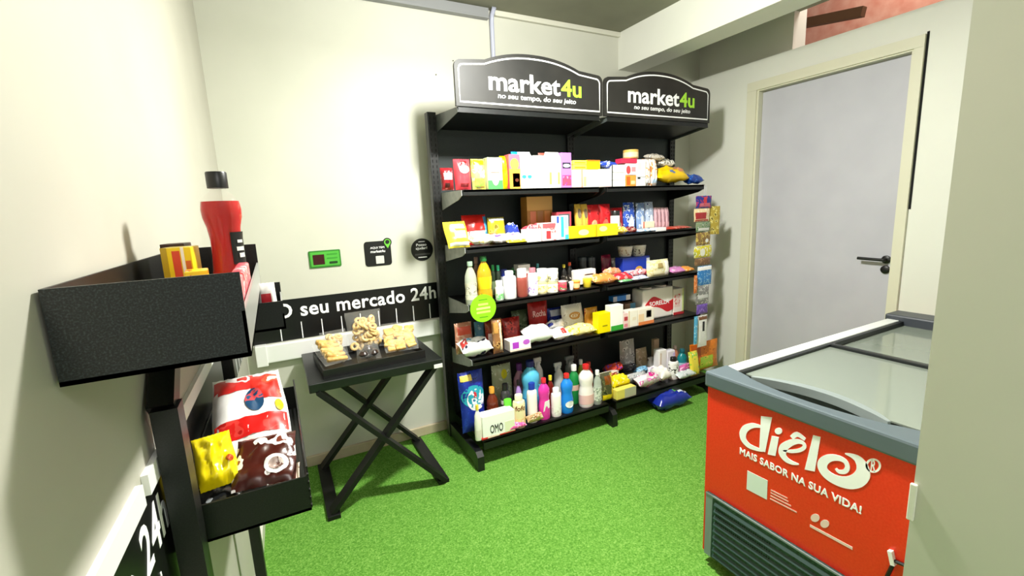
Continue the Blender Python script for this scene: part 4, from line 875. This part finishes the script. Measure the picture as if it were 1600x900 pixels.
carton('salt_box', 'carton', 997.5, 1022, 482, 'pale orange carton with a black outlined square', 'f8efe2', [(0, 1, 0, .2, 'ec8a4a'), (0, .35, .2, .7, 'f6d8b0'), (.5, .82, .42, .86, '2a2222'), (.54, .78, .47, .81, 'f3e4e4')], d=.06)
tp = carton('toilet_roll_pack', 'toilet roll pack', 1005, 1052, 450, 'big white pack lettered SORELLA with a red wave on the fourth shelf', 'faf6ee', [], y=MI - .02, d=.12, bev=.012)
x0, x1, z0, z1, yf = place(1005, 1052, 450, MI - .02, None); w_, h_ = x1 - x0 - .002, z1 - z0
fT = lambda a, q, e: (-w_ / 2 + a * w_, -.06 - e, q * h_)
up_ = spline([(0, .38), (.12, .58), (.32, .74), (.55, .64), (.78, .50), (1, .56)], 4)
lo_ = spline([(0, .16), (.15, .30), (.35, .40), (.58, .32), (.8, .17), (1, .22)], 4)
obj('red_wave', prism(NB(), lo_ + up_[::-1], 0, .001, fT), mat('d02028', .3), tp)
lettering('lettering', 'SORELLA', LETTER, tp, lambda a, q, e: fT(a, q, .001 + e), .2, .86, .44, .585, .0008, .02)
for k in range(2):
    obj('toilet_roll', lathe(NB(), [(0, h_), (.045, h_), (.045, h_ + .008), (.018, h_ + .009), (0, h_ + .004)], 20, 1, 1, ((-.25 + .5 * k) * w_, 0, 0)), mat('f2ece0', .6), tp, True)
carton('toilet_roll_pack', 'toilet roll pack', 1052.5, 1069, 451, 'white pack with red flowers and a lime edge beside the SORELLA pack', 'faf4ea', [(.05, .6, .3, .8, printed('f0d8d0', 'd84a50', 'e88a80', 45, 2)), (.82, .95, .05, 1, 'cfe08a'), (0, 1, 0, .1, 'c83038')], y=MI - .02, d=.12, bev=.006)
# ---- bottom shelf: cleaning goods
shelf(5, 'bottom shelf', -0.075)
pouch('detergent_pouch', 'detergent pouch', 721, 760, 583, 'tall dark blue detergent pouch with a white splash, left end of bottom shelf', '1a2f98', [(.02, .98, .42, .78, '2aa0b8', 'o'), (.2, .95, .36, .72, 'f2f6f8', 'o'), (.45, .62, .55, .68, 'c81f2c', 'o'), (.05, .5, .86, .95, 'f0d060')], y=MI, d=.07, m2=('2440b0', '0f1c60'))
bx = carton('soap_box', 'carton', 754, 805, 646, 'white box lettered OMO at the front left corner of the bottom shelf', 'fdfdf8', [(.68, .98, .02, .55, 'eef0d0'), (.0, 1, 0, .05, 'd8483a')], y=2.275, d=.075, rz=-.02, txt=('OMO', .22, .62, .18, .56, '1a1a1a', .01), b=680)
carton('soap_box', 'carton', 754, 800, 690, 'thin red and cream box lying under the OMO box', 'c8302a', [(.2, 1, .3, .9, 'f0e8c8')], y=2.275, d=.07)
bottle('bleach_bottle', 'bottle', 742, 753.5, 634, 'narrow white bottle with a yellow cap at the left of the OMO box', 'f8f6ea', 'f0d84a', 'e6e2d2', prof='slim', y=2.28, lab_z=(.1, .3))
bottle('disinfectant_bottle', 'bottle', 763, 781, 607, 'dark brown bottle with an orange cap behind the OMO box', '6a2a14', 'e8a03a', printed('7a3218', 'c86a3a', '3a140a', 50, 1), y=MI, prof='std')
pouch('sponge_bag', 'bag', 772, 803, 571, 'pale grey green bag with a yellow mark at the back of the bottom shelf', 'a8b08a', [(.4, .75, .7, .9, 'd8d020', 'o')], y=BB_, m2=('d0d4b8', '7a8468'), cr=.7)
bottle('soap_bottle', 'bottle', 785, 799, 601, 'black topped bottle with a white collar in the second row', '3a3a3c', '0e1012', 'f4f4f0', y=MI, prof='square', lab_z=(.5, .6))
bottle('soap_bottle', 'bottle', 789, 804, 626, 'small bottle with a lime green cap beside the fofo bottle', 'd0e0d0', '6ad03a', None, y=FR + .04, prof='round_')
bottle('softener_bottle', 'bottle', 806, 824, 570, 'dusky pink bottle with a purple cap at the back', 'b07a90', '6a2a7a', 'c8a0c8', y=BB_ - .03, prof='std')
bottle('softener_bottle', 'bottle', 807, 817, 595, 'lilac bottle with a black cap in the second row', 'b890d8', '1a1218', None, y=MI + .02, prof='slim')
bottle('softener_bottle', 'bottle', 805, 824, 619, 'cream bottle lettered fofo at the front of the bottom shelf', 'f6e8b8', 'f4ecd0', printed('f3dfa0', 'e8b878', 'f9efd0', 40, 2), prof='square', y=FR - .005, lab_z=(.05, .3), lab_txt=('fofo', .55, .70, '7a3a10', .02))
bottle('detergent_jug', 'bottle', 820.5, 848, 567, 'large light blue bottle with a navy cap and curved handle', '5cc0e4', '16266e', '3a9ad0', y=MI + .01, prof='waist', lab_z=(.1, .34))
t = [o for o in C.objects if o.get('label', '').startswith('large light blue')][0]
hh = tube(NB(), [(.036, -.01, .19), (.056, -.01, .175), (.060, -.01, .14), (.050, -.01, .105), (.036, -.01, .09)], .008, 8); obj('handle', hh, mat('6cc8ea', .25), t, True)
bottle('bead_bottle', 'bottle', 826.5, 842, 600, 'white bottle with a blue cap and letter marks down its side', 'faf8f4', '1c3aa8', None, y=FR + .012, prof='square')
t = [o for o in C.objects if o.get('label', '').startswith('white bottle with a blue cap')][0]
g = NB()
bag('soap_bag', 'bag', 825, 850, 643, 'tan clear bag lying at the front between the cream and magenta bottles', 'd8b088', m2=('f0d8b8', 'b08058'), dp=.04, y=2.262, cr=.9)
bag('soap_pack', 'soap pack', 797, 824, 660, 'shiny pink soap pack at the front of the bottom shelf', 'e85aa8', m2=('f8a8d0', 'c82a78'), dp=.05, y=2.27, cr=.5)
bottle('cleaner_bottle', 'bottle', 845, 862, 593, 'magenta bottle with a red cap and white diamond label', 'e83aa8', 'e0303a', None, prof='waist', y=FR + .006)
t = [o for o in C.objects if o.get('label', '').startswith('magenta bottle')][0]
r_ = (at(862, 625, 1, FR - .069).x - at(845, 625, 1, FR - .069).x) / 2
g = NB(); prism(g, [(-.65, .055), (.55, .075), (.55, .125), (-.35, .12)], 0, .0015, lambda a, q, e: (r_ * 1.02 * math.sin(a), -(r_ * 1.02 * math.cos(a) + e) * .8 - .001, q)); obj('front_label', g, mat('fbf4f8', .4), t)
bottle('spray_bottle', 'bottle', 837, 852, 560, 'white spray bottle at the back behind the light blue bottle', 'e4e4e0', 'd8d8d4', None, y=BB_, prof='slim', spray=True)
bottle('cleaner_bottle', 'bottle', 857, 868, 588, 'red brown bottle with a yellow cap behind the magenta one', '7a1c14', 'f0d83a', None, y=MI + .02, prof='slim')
bottle('powder_bottle', 'bottle', 865, 880, 608, 'plain white flat topped bottle with a small dark emblem', 'fcfbf6', 'ffffff', printed('fbfaf5', 'd9d2cc', 'fbfaf5', 60, 3), prof='square', y=FR, lab_z=(.1, .35))
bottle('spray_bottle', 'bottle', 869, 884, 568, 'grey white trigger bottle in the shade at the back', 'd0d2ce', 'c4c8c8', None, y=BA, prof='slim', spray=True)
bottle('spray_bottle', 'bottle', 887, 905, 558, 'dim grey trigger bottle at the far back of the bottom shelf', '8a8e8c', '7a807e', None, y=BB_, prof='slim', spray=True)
bottle('cleaner_bottle', 'bottle', 881, 899, 586, 'bright blue bottle with a red cap and white label', '1f86e8', 'd8302c', None, prof='waist', y=FR)
t = [o for o in C.objects if o.get('label', '').startswith('bright blue bottle')][0]
r_ = (at(899, 620, 1, FR - .075).x - at(881, 620, 1, FR - .075).x) / 2
g = NB(); prism(g, circle(0, .062, .75, 20, .022), 0, .0015, lambda a, q, e: (r_ * 1.02 * math.sin(a), -(r_ * 1.02 * math.cos(a) + e) * .8 - .001, q)); obj('front_label', g, mat('f6f6fb', .4), t)
bottle('pine_bottle', 'bottle', 893, 909, 572, 'deep green bottle with a white cap behind the blue bottle', '1f8a44', 'f4f4f0', 'e0b8a8', y=MI, prof='std', lab_z=(.36, .5))
bottle('softener_bottle', 'bottle', 911, 932, 572, 'white and pale pink bottle with a red cap', 'fbf1ee', 'd0282a', 'f2c4c4', prof='waist', y=FR, lab_z=(.08, .3))
bottle('alcohol_bottle', 'bottle', 931, 943, 580, 'clear ribbed bottle right of the pale pink one', 'c9d4c8', 'f2f4f2', printed('d8ddd2', '6a7a68', 'f4f6f2', 60, 4), alpha=.6, prof='slim', y=FR)
bottle('cleaner_bottle', 'bottle', 905, 916, 563, 'thin bottle with a tiny white cap at the back', '9aa83a', 'f4f4f2', None, y=BA, prof='slim')
bottle('cleaner_bottle', 'bottle', 917, 929, 567, 'red bottle at the back above the pale pink one', 'b8281c', 'c83a28', None, y=BA, prof='std')
pouch('pet_food_bag', 'bag', 943, 961, 584, 'dark upright pouch with a yellow right edge', '4a4a30', [(.78, 1, .05, .95, 'f0d020'), (.2, .75, .6, .9, '8a4a1c'), (.05, .8, .03, .25, 'f2d418')], m2=('7a7a50', '2a2a1c'), d=.05)
bag('sponge_pack', 'sponge pack', 960, 985, 583, 'plump bright yellow bag on the bottom shelf', 'f2e010', m2=('f8f0a0', 'd8c010'), dp=.09, y=FR + .05)
carton('sponge_pack', 'sponge pack', 964, 994, 607, 'flat yellow and grey pack at the front of the bottom shelf', 'e8dc6a', [(.4, 1, 0, 1, 'b8b8a0')], y=2.275, d=.05, b=None)
bag('cloth_bag', 'bag', 973, 1014, 581, 'crumpled silver and white bag in the middle of the right bay', 'cfd0d0', m2=('8a8c8e', 'f6f6f6'), dp=.055, cr=1.0, y=MI + .01)
bag('napkin_bag', 'bag', 1000, 1033, 583, 'white bag with magenta spots at the front right of the bottom shelf', 'f6e8f0', [(.45, .8, .3, .8, 'e82a98', 'o')], m2=('e86ab8', 'f4f4f4'), dp=.075, cr=.9, y=FR)
bag('napkin_bag', 'bag', 1034, 1051, 575, 'white bag with a red seam lying before the white packs', 'f8f4ec', [(.1, .9, .9, .97, 'c83a34')], dp=.12, cr=.7, y=FR + .02)
bag('napkin_bag', 'bag', 993, 1012, 568, 'pale blue bag behind the silver bag', '8ac4e8', m2=('d8ecf8', '5aa0d0'), y=BA, dp=.05)
bag('napkin_bag', 'bag', 1013, 1030, 572, 'white bag with faint violet print behind the magenta spots', 'f6f2f8', m2=('d8a8e0', 'ffffff'), y=BA, dp=.05)
bag('dishcloth_pack', 'bag', 935, 966, 568, 'white packet with red script above the dark pouch', 'f6f0e0', [(.2, .8, .3, .6, 'c84a3a')], y=BA + .01, m2=('e8d89a', 'ffffff'), dp=.055)
bag('dishcloth_pack', 'bag', 951, 969, 555, 'red and violet packet at the back of the right bay', 'd04a3a', m2=('7a4ac0', 'e89a80'), y=BB_ - .02, dp=.07)
bag('bin_bag_roll', 'bag', 974, 991, 557, 'black plastic bag roll at the back of the right bay', '0e0e14', m2=('2a2a34', '060608'), y=BB_ - .055, dp=.06)
pouch('pet_food_bag', 'bag', 973, 996, 532, 'hazy white upright bag at the back of the right bay', 'a8a8a4', y=BB_ + .02, m2=('d8d8d4', '6a6a68'), d=.04)
pouch('pet_food_bag', 'bag', 998, 1015, 545, 'beige upright pouch behind the silver bag', 'b8aa88', [(.25, .75, .3, .65, 'a09270', 'o')], y=BB_ + .02, m2=('cfc4a8', '98896a'))
bottle('spray_bottle', 'bottle', 1016, 1026, 559, 'little white spray bottle beside the beige pouch', 'f2f2f0', 'f6f6f4', None, y=BB_ - .02, prof='slim', spray=True)
carton('foil_roll_box', 'carton', 1022, 1030, 530, 'tall tan tube box standing at the back of the right bay', 'b8a488', y=BB_, d=.03)
carton('diaper_pack', 'pack', 1030, 1042, 547, 'tall white pack, the left one of two near the right upright', 'f8f6f4', [(.1, .3, .1, .9, 'd8c8b8')], y=MI + .04, d=.06, bev=.006)
carton('diaper_pack', 'pack', 1042.5, 1055, 548, 'tall white pack with a lilac edge, the right one of two', 'f6f2fa', [(.7, .98, .1, .9, 'd0c4ec')], y=MI + .04, d=.06, bev=.006)
bottle('shampoo_bottle', 'bottle', 1051, 1064, 560, 'white bottle with black marks at the right of the bottom shelf', 'f6f6f6', '141414', printed('f4f4f4', '141414', 'f4f4f4', 34, 2), prof='square', y=FR + .03, lab_z=(.3, .7))
bottle('mouthwash_bottle', 'bottle', 1065, 1077, 547, 'teal bottle with a pale label at the right end', '12848a', '0f5f6a', 'a8d8dc', prof='std', y=MI, lab_z=(.25, .45))
bottle('mouthwash_bottle', 'bottle', 1054, 1063, 541, 'salmon bottle at the back near the right upright', 'd88a6a', 'e8d8d0', None, prof='slim', y=BA)
bag('napkin_bag', 'bag', 1062, 1084, 565, 'pink bag lying at the right end of the bottom shelf', 'e070b4', m2=('f6c0dc', 'b83a88'), dp=.045, y=FR + .05)
bag('cloth_bag', 'bag', 1062, 1088, 580, 'clear silvery bag at the front right end of the bottom shelf', 'd0dcdc', m2=('f4f8f8', '9ab0b0'), dp=.06, y=2.275)
pouch('treat_pouch', 'food packet', 1083, 1097, 551, 'yellow and lime packet leaning against the orange pouch', 'e8d848', m2=('8ac83a', 'f4f0b0'), y=FR - .005, d=.035, lean=10)
# orange doypack at the right end, standing beside the shelf end
shelf(5, 'bottom shelf', -0.075)
pouch('treat_pouch', 'food packet', 1084, 1126, 535, 'large orange pouch at the right end of the bottom shelf beside the freezer', 'dc7a14', [(.25, .75, .08, .5, printed('a8c83a', 'e8d050', '6aa02a', 40, 2)), (.02, .3, .5, .95, 'b8540c')], y=FR + .04, d=.045, m2=('ec8c1c', 'c8640c'), cr=.35)

# blue bag on the floor below the shelf
CUR.update(z=0.0, name='floor', off=0.0)
t = thing('floor_bag', 'deep blue and green plastic bag lying on the turf under the bottom shelf', 'bag', (2.37, 2.20, 0.0))
f = lambda a, q, e: Vector((a, q, e + .062))
obj('body', pillow(NB(), .30, .16, .115, f, 3.3, .7, .02, 16), mat('1c2f9c', .22), t, True)
obj('front_panel', pillow_patch(NB(), .30, .16, .115, f, -.1, .62, -.25, .8, 3.3, .7, .02, True), mat('6cc06a', .25), t, True)
obj('front_panel', pillow_patch(NB(), .30, .16, .115, f, .45, .9, -.75, .3, 3.3, .7, .02, True, .0016), printed('dfe8f4', '3a5ac0', 'f4f8fb', 40, 2), t, True)

# ---- strip of hanging sachets at the right end of the shelves
sx, sy = 2.742, 2.238
st = thing('clip_strip', 'narrow clear strip of clips hanging at the right end of the shelving', 'clip strip', (sx, sy, 0))
obj('strip', B(-.012, .012, .004, .007, .40, 1.548), film('e8e8e8', .5), st)
g = NB(); tube(g, [(0, .005, 1.535), (0, .012, 1.552), (0, .03, 1.560)], .002, 6); obj('hook', g, mat('c8c8c8', .3, 1.0), st)
def sachet(px0, px1, py0, py1, label, main, m2=None, panels=(), dy=0.0, rz=0.0, name='sachet'):
    y = sy - dy
    x0, x1 = at(px0, (py0 + py1) / 2, 1, y).x, at(px1, (py0 + py1) / 2, 1, y).x
    z1, z0 = at((px0 + px1) / 2, py0, 1, y).z, at((px0 + px1) / 2, py1, 1, y).z
    CUR['k'] += 1; sd = CUR['k'] * .37; W, H, T_ = x1 - x0, z1 - z0, .014
    t = thing(name, label, 'sachet', ((x0 + x1) / 2, y - .0075, z0), rz, 'sachets on the hanging strip')
    f = lambda a, q, e: Vector((a, -e, q + H / 2))
    obj('body', pillow(NB(), W, H, T_, f, sd, .5, .1, 10), printed(main, *(m2 or (main, main)), scale=45, seed=CUR['k']), t, True)
    for (u0, u1, v0, v1, col, *sh) in panels:
        obj('front_panel', pillow_patch(NB(), W, H, T_, f, u0 * 2 - 1, u1 * 2 - 1, v0 * 2 - 1, v1 * 2 - 1, sd, .5, .1, bool(sh)), mat(col, .3), t, True)
S_ = sachet
S_(1086, 1110, 306, 325, 'blue and red sachet at the top of the hanging strip', '1f2a8a', ('c8304a', '2a3aa8'), [(.45, .65, .15, .95, 'd0343c'), (.2, .9, .1, .4, 'd06a7a')])
S_(1083, 1107, 326, 346, 'cream sachet with a red label, second from the top', 'f2d9a8', ('f8ecd0', 'e0a870'), [(.05, .75, .2, .7, 'b0282c'), (.05, .9, .02, .15, 'c0402a')])
S_(1108, 1120, 322, 366, 'olive gold sachets sticking out right of the strip', 'a89238', ('d8cc7a', '6a5a20'), dy=.0, rz=-.5)
S_(1086, 1108, 347, 362, 'green and grey sachet below the cream one', '8a9a78', ('2a6a34', 'd0d4c8'), [(.1, .9, .1, .4, 'dcdcd4')])
S_(1086, 1108, 363, 383, 'brown and gold sachet in the middle of the strip', '8a6a38', ('d8c060', '5a3f1c'), [(.6, .85, .2, .5, 'f0f0ea', 'o')])
S_(1083, 1110, 384, 402, 'yellow sachet with white leaves on the strip', 'd8cc2a', ('f6f4d8', '9aa82a'), [(.3, .6, .1, .8, 'f2f2e2', 'o')])
S_(1084, 1108, 403, 414, 'small brown sachet below the yellow one', '7a5a3a', ('a8845a', '5a3c22'))
S_(1088, 1110, 415, 445, 'blue sachet with a white top on the strip', '2f80c8', ('8ac0e8', '1f5a9a'), [(.0, 1, .78, .97, 'fbfbfa')])
S_(1083, 1088, 430, 458, 'thin orange sachet left of the blue one', 'd0763a', ('e8a878', '9a4a1c'), dy=.016)
S_(1086, 1106, 446, 474, 'grey and green sachet below the blue one', '8a8a88', ('d0d0cc', '5a7a58'), [(.1, .9, .3, .5, 'd8d8d6')])
S_(1087, 1104, 475, 490, 'purple sachet near the foot of the strip', '6a4aa8', ('9a7ad0', '402a70'))
S_(1089, 1103, 492, 541, 'long white sachet with a dark bar at the foot of the strip', 'f4f4f2', ('f8f8f6', 'ffffff'), [(.4, .65, .5, .8, '1a1a1a'), (.05, .95, .86, .97, '7a5030')])
S_(1083, 1088.5, 494, 538, 'thin light blue sachet at the foot of the strip', '58b0dc', ('a8dcf4', '3a90c0'), dy=.016)

# ---- lime disc hanging at the third shelf
t = thing('price_disc', 'round lime green disc sign hanging at the left of the third shelf', 'sign', (.985, 2.248, .912))
f = lambda a, q, e: (a, -e, q)
obj('disc', prism(NB(), circle(0, 0, .078, 40), 0, .003, f), mat('8ee020', .35), t)
for z, a, c in ((.048, .026, '3f7a10'), (.022, .03, 'c8f070'), (.0, .042, 'd4f48a'), (-.022, .042, 'c8f070'), (-.05, .026, '3f7a10')):
    obj('text_line', prism(NB(), rrect(-a, a, z - .006 * (1 if c != '3f7a10' else .3), z + .006 * (1 if c != '3f7a10' else .3), .0015), .003, .0036, f), mat(c, .5), t)
obj('hook', tube(NB(), [(0, -.001, .075), (0, .008, .080), (0, .017, .012)], .0015, 6), BLACK, t)

# ------------------------------------------------------------------ goods in the rack on the left wall
def lathe_obj(name, prof, m, t, seg=28): return obj(name, lathe(NB(), prof, seg), m, t, True)
bx_, by_ = -0.085, 1.10
zb_ = 1.277
t = thing('drink_bottle', 'red drink bottle with a black cap and label standing in the top bin', 'bottle', (bx_, by_, zb_))
R0 = .036
K_ = .93
pr = [(0, 0), (.85, 0), (.95, .012), (.95, .06), (.86, .075), (.80, .10), (.78, .135), (.86, .160), (1.0, .180), (1.03, .196), (.96, .212), (.70, .224), (.46, .231), (.40, .236), (.40, .243)]
lathe_obj('glass', [(r * R0, z) for r, z in pr] + [(0, .243)], film('f6e8e4', .035), t)
lathe_obj('drink', [(0, .002)] + [(r * R0 * .965, max(z, .002)) for r, z in pr if z < .213] + [(0, .212)], mat('b80602', .15, 0, .35), t)
lathe_obj('cap', [(0, .238), (.0188, .238), (.0188, .268), (.0175, .270), (0, .270)], mat('0b0b0c', .35), t)
g = NB()
n = 14; zz_ = [(.085, .825), (.10, .83), (.135, .83), (.150, .86)]
V = [[g.verts.new((R0 * r * 1.03 * math.sin(a), -R0 * r * 1.03 * math.cos(a), z)) for z, r in zz_] for a in [math.radians(20 + 90 * i / n) for i in range(n + 1)]]
for i in range(n):
    for j in range(3): g.faces.new((V[i][j], V[i + 1][j], V[i + 1][j + 1], V[i][j + 1]))
obj('label_sleeve', g, mat('0c0c0e', .4), t, True)
g = NB()
for (z0, z1, a0, a1) in ((.128, .134, 42, 66), (.112, .120, 36, 70), (.098, .107, 44, 70)):
    W = [[g.verts.new((R0 * .90 * math.sin(math.radians(a)), -R0 * .90 * math.cos(math.radians(a)), z)) for z in (z0, z1)] for a in [a0 + (a1 - a0) * i / 6 for i in range(7)]]
    for i in range(6): g.faces.new((W[i][0], W[i + 1][0], W[i + 1][1], W[i][1]))
obj('label_print', g, mat('d8d8d4', .5), t)
lathe_obj('label_band', [(0, .02), (.952 * R0 * 1.01, .02), (.952 * R0 * 1.01, .056), (0, .056)], noisy((('c81c14', 0), ('e8d0b8', .56), ('5a1a14', .66)), 70, .35, 6), t)
def rackbox(name, label, cat, x, y, z, w, d, h, rz, m, panels=()):
    t = thing(name, label, cat, (x, y, z), rz)
    obj('body', B(-w / 2, w / 2, -d / 2, d / 2, 0, h, .0015), m, t)
    for (u0, u1, v0, v1, c) in panels:
        obj('front_panel', B(-w / 2 + u0 * w, -w / 2 + u1 * w, -d / 2 - .0008, -d / 2, v0 * h, v1 * h), mat(c, .35), t)
    return t
rackbox('gum_box', 'yellow and red upright box beside the red drink bottle', 'carton', -.158, 1.06, zb_, .048, .05, .128, -.15, mat('f2d21c', .3), [(.0, .2, 0, 1, 'b89a1a'), (.36, .62, .1, .95, 'd8482a'), (.66, .76, 0, 1, 'f4efe6'), (.78, .95, .35, .8, 'd86a2a')])
rackbox('cigar_box', 'dark brown box behind the yellow and red box', 'carton', -.172, 1.115, zb_, .04, .045, .133, -.15, mat('3a1d12', .4))
rackbox('cookie_pack', 'tan cookie pack lying before the yellow and red box', 'cookie pack', -.176, .97, zb_, .075, .06, .068, -.2, noisy((('c9954a', .3), ('d8b070', .55), ('a87028', .75)), 40, .4, 3, True), [(.05, .95, .55, .95, 'e8c890')])
rackbox('cookie_pack', 'yellow and red pack at the foot of the upright box', 'cookie pack', -.128, .985, zb_, .035, .05, .088, .1, printed('f0d020', 'd83a2a', 'f4e8c0', 60, 3))
rackbox('paper_slip', 'flat white packet near the front edge of the top bin', 'packet', -.17, .80, zb_, .10, .10, .083, 0, mat('f2f2ee', .5))
for x, y, lb in ((-.095, .93, 'red tub with a translucent lid in front of the drink bottle'),):
    t = thing('tub', lb, 'tub', (x, y, zb_))
    lathe_obj('body', [(0, 0), (.030, 0), (.036, .062), (0, .062)], mat('e83a48', .25), t); lathe_obj('lid', [(0, .0618), (.039, .0618), (.039, .070), (.034, .076), (0, .076)], film('f2b8bc', .8), t)
for k, (y0, lb) in enumerate(((.75, 'nearest'), (.86, 'middle'), (.97, 'farthest'))):
    t = thing('candy_pack', 'pink and red pack along the right side of the top bin, the %s one' % lb, 'sweet pack', (-.059, y0, zb_), 0, 'pink packs in the top bin')
    obj('body', B(-.010, .010, 0, .10, 0, .088, .004), printed('e85a68', 'f8d0d4', 'c8202c', 35, k + 2), t)
    obj('front_panel', B(-.006, .006, -.0008, 0, .02, .08), mat('f6e4e4', .3), t)
t = thing('candy_pouch', 'red and white pointed pouch standing in the bin behind the top one', 'sweet pack', (-.030, 1.28, 1.189))
f = lambda a, q, e: Vector((a, -e, q + .052))
obj('body', pillow(NB(), .042, .104, .026, f, 2.2, .3, .08, 10), mat('f2ece8', .3), t, True)
obj('front_panel', pillow_patch(NB(), .042, .104, .026, f, -.6, .5, -.9, .5, 2.2, .3, .08), mat('d8303c', .3), t, True)
# lower bin: big snack bags
def rackbag(name, label, c, rx, rz, W, H, T_, m, panels, sd, cr=.5):
    t = thing(name, label, 'snack bag', c, rz, 'bags in the lower bin')
    R_ = Matrix.Rotation(rx, 3, 'X')
    f = lambda a, q, e: R_ @ Vector((a, -e, q + H / 2))
    obj('body', pillow(NB(), W, H, T_, f, sd, cr, .06, 18), m, t, True)
    for nm, u0, u1, v0, v1, mm, ov, lf in panels:
        obj(nm, pillow_patch(NB(), W, H, T_, f, u0, u1, v0, v1, sd, cr, .06, ov, lf, 12), mm if not isinstance(mm, str) else mat(mm, .25), t, True)
    return t
zl = .8295
rackbag('snack_bag', 'big white and red snack bag with a dark blue disc in the lower bin', (-.098, 1.20, zl + .045), math.radians(-64), .06, .17, .30, .055, mat('f4f2ee', .25),
    [('red_band', -.96, .96, -.62, -.22, printed('d8201c', 'e04038', 'b81612', 22, 1), False, .0012), ('red_band', -.96, .2, .45, .88, printed('d8302c', 'f4e8e4', 'c02a24', 18, 4), False, .0012), ('red_band', .1, .92, .15, .8, printed('c82a20', 'e0543a', 'f0d8c8', 18, 5), False, .0016), ('disc', -.12, .42, -.12, .42, printed('1f4466', 'c84a50', '2a5478', 26, 2), True, .0024), ('yellow_spot', .7, .92, -.2, .1, 'f0c81c', True, .0026)], 1.9)
rackbag('snack_bag', 'crumpled bright yellow snack bag in front of the big white and red one', (-.16, 1.085, zl + .058), math.radians(-48), .2, .075, .125, .045, mat('f4dc08', .25), [('red_mark', .45, .85, -.35, -.1, 'c8501c', True, .0012)], 2.7, .9)
rackbag('chocolate_bag', 'dark brown and white bag lying at the front of the lower bin', (-.080, 1.055, zl + .048), math.radians(-66), -.1, .125, .14, .035, noisy((('4a1e16', 0), ('f4eee8', .55), ('7a3a2a', .66)), 20, .25, 3), [('ring', .0, .8, -.75, -.05, 'f2ece4', True, .0012), ('ring_fill', .15, .65, -.6, -.2, printed('b09a90', '6a4a40', 'd8c8bc', 60, 2), True, .0024)], 3.1, .8)
rackbag('cookie_bag', 'pale peach bag at the right front of the lower bin', (-.048, 1.03, zl + .016), math.radians(-84), -.05, .07, .13, .022, mat('f4d8c4', .3), [('yellow_spot', .5, .95, -.8, -.4, 'f0d040', False, .0012)], 3.6, .6)
rackbag('cookie_bag', 'glossy black bag with white edges at the left front of the lower bin', (-.165, 1.025, zl + .020), math.radians(-82), .1, .09, .15, .024, noisy((('1a1c1e', 0), ('8a8e90', .6), ('f0f0ee', .68)), 24, .2, 7), [], 4.2, .8)
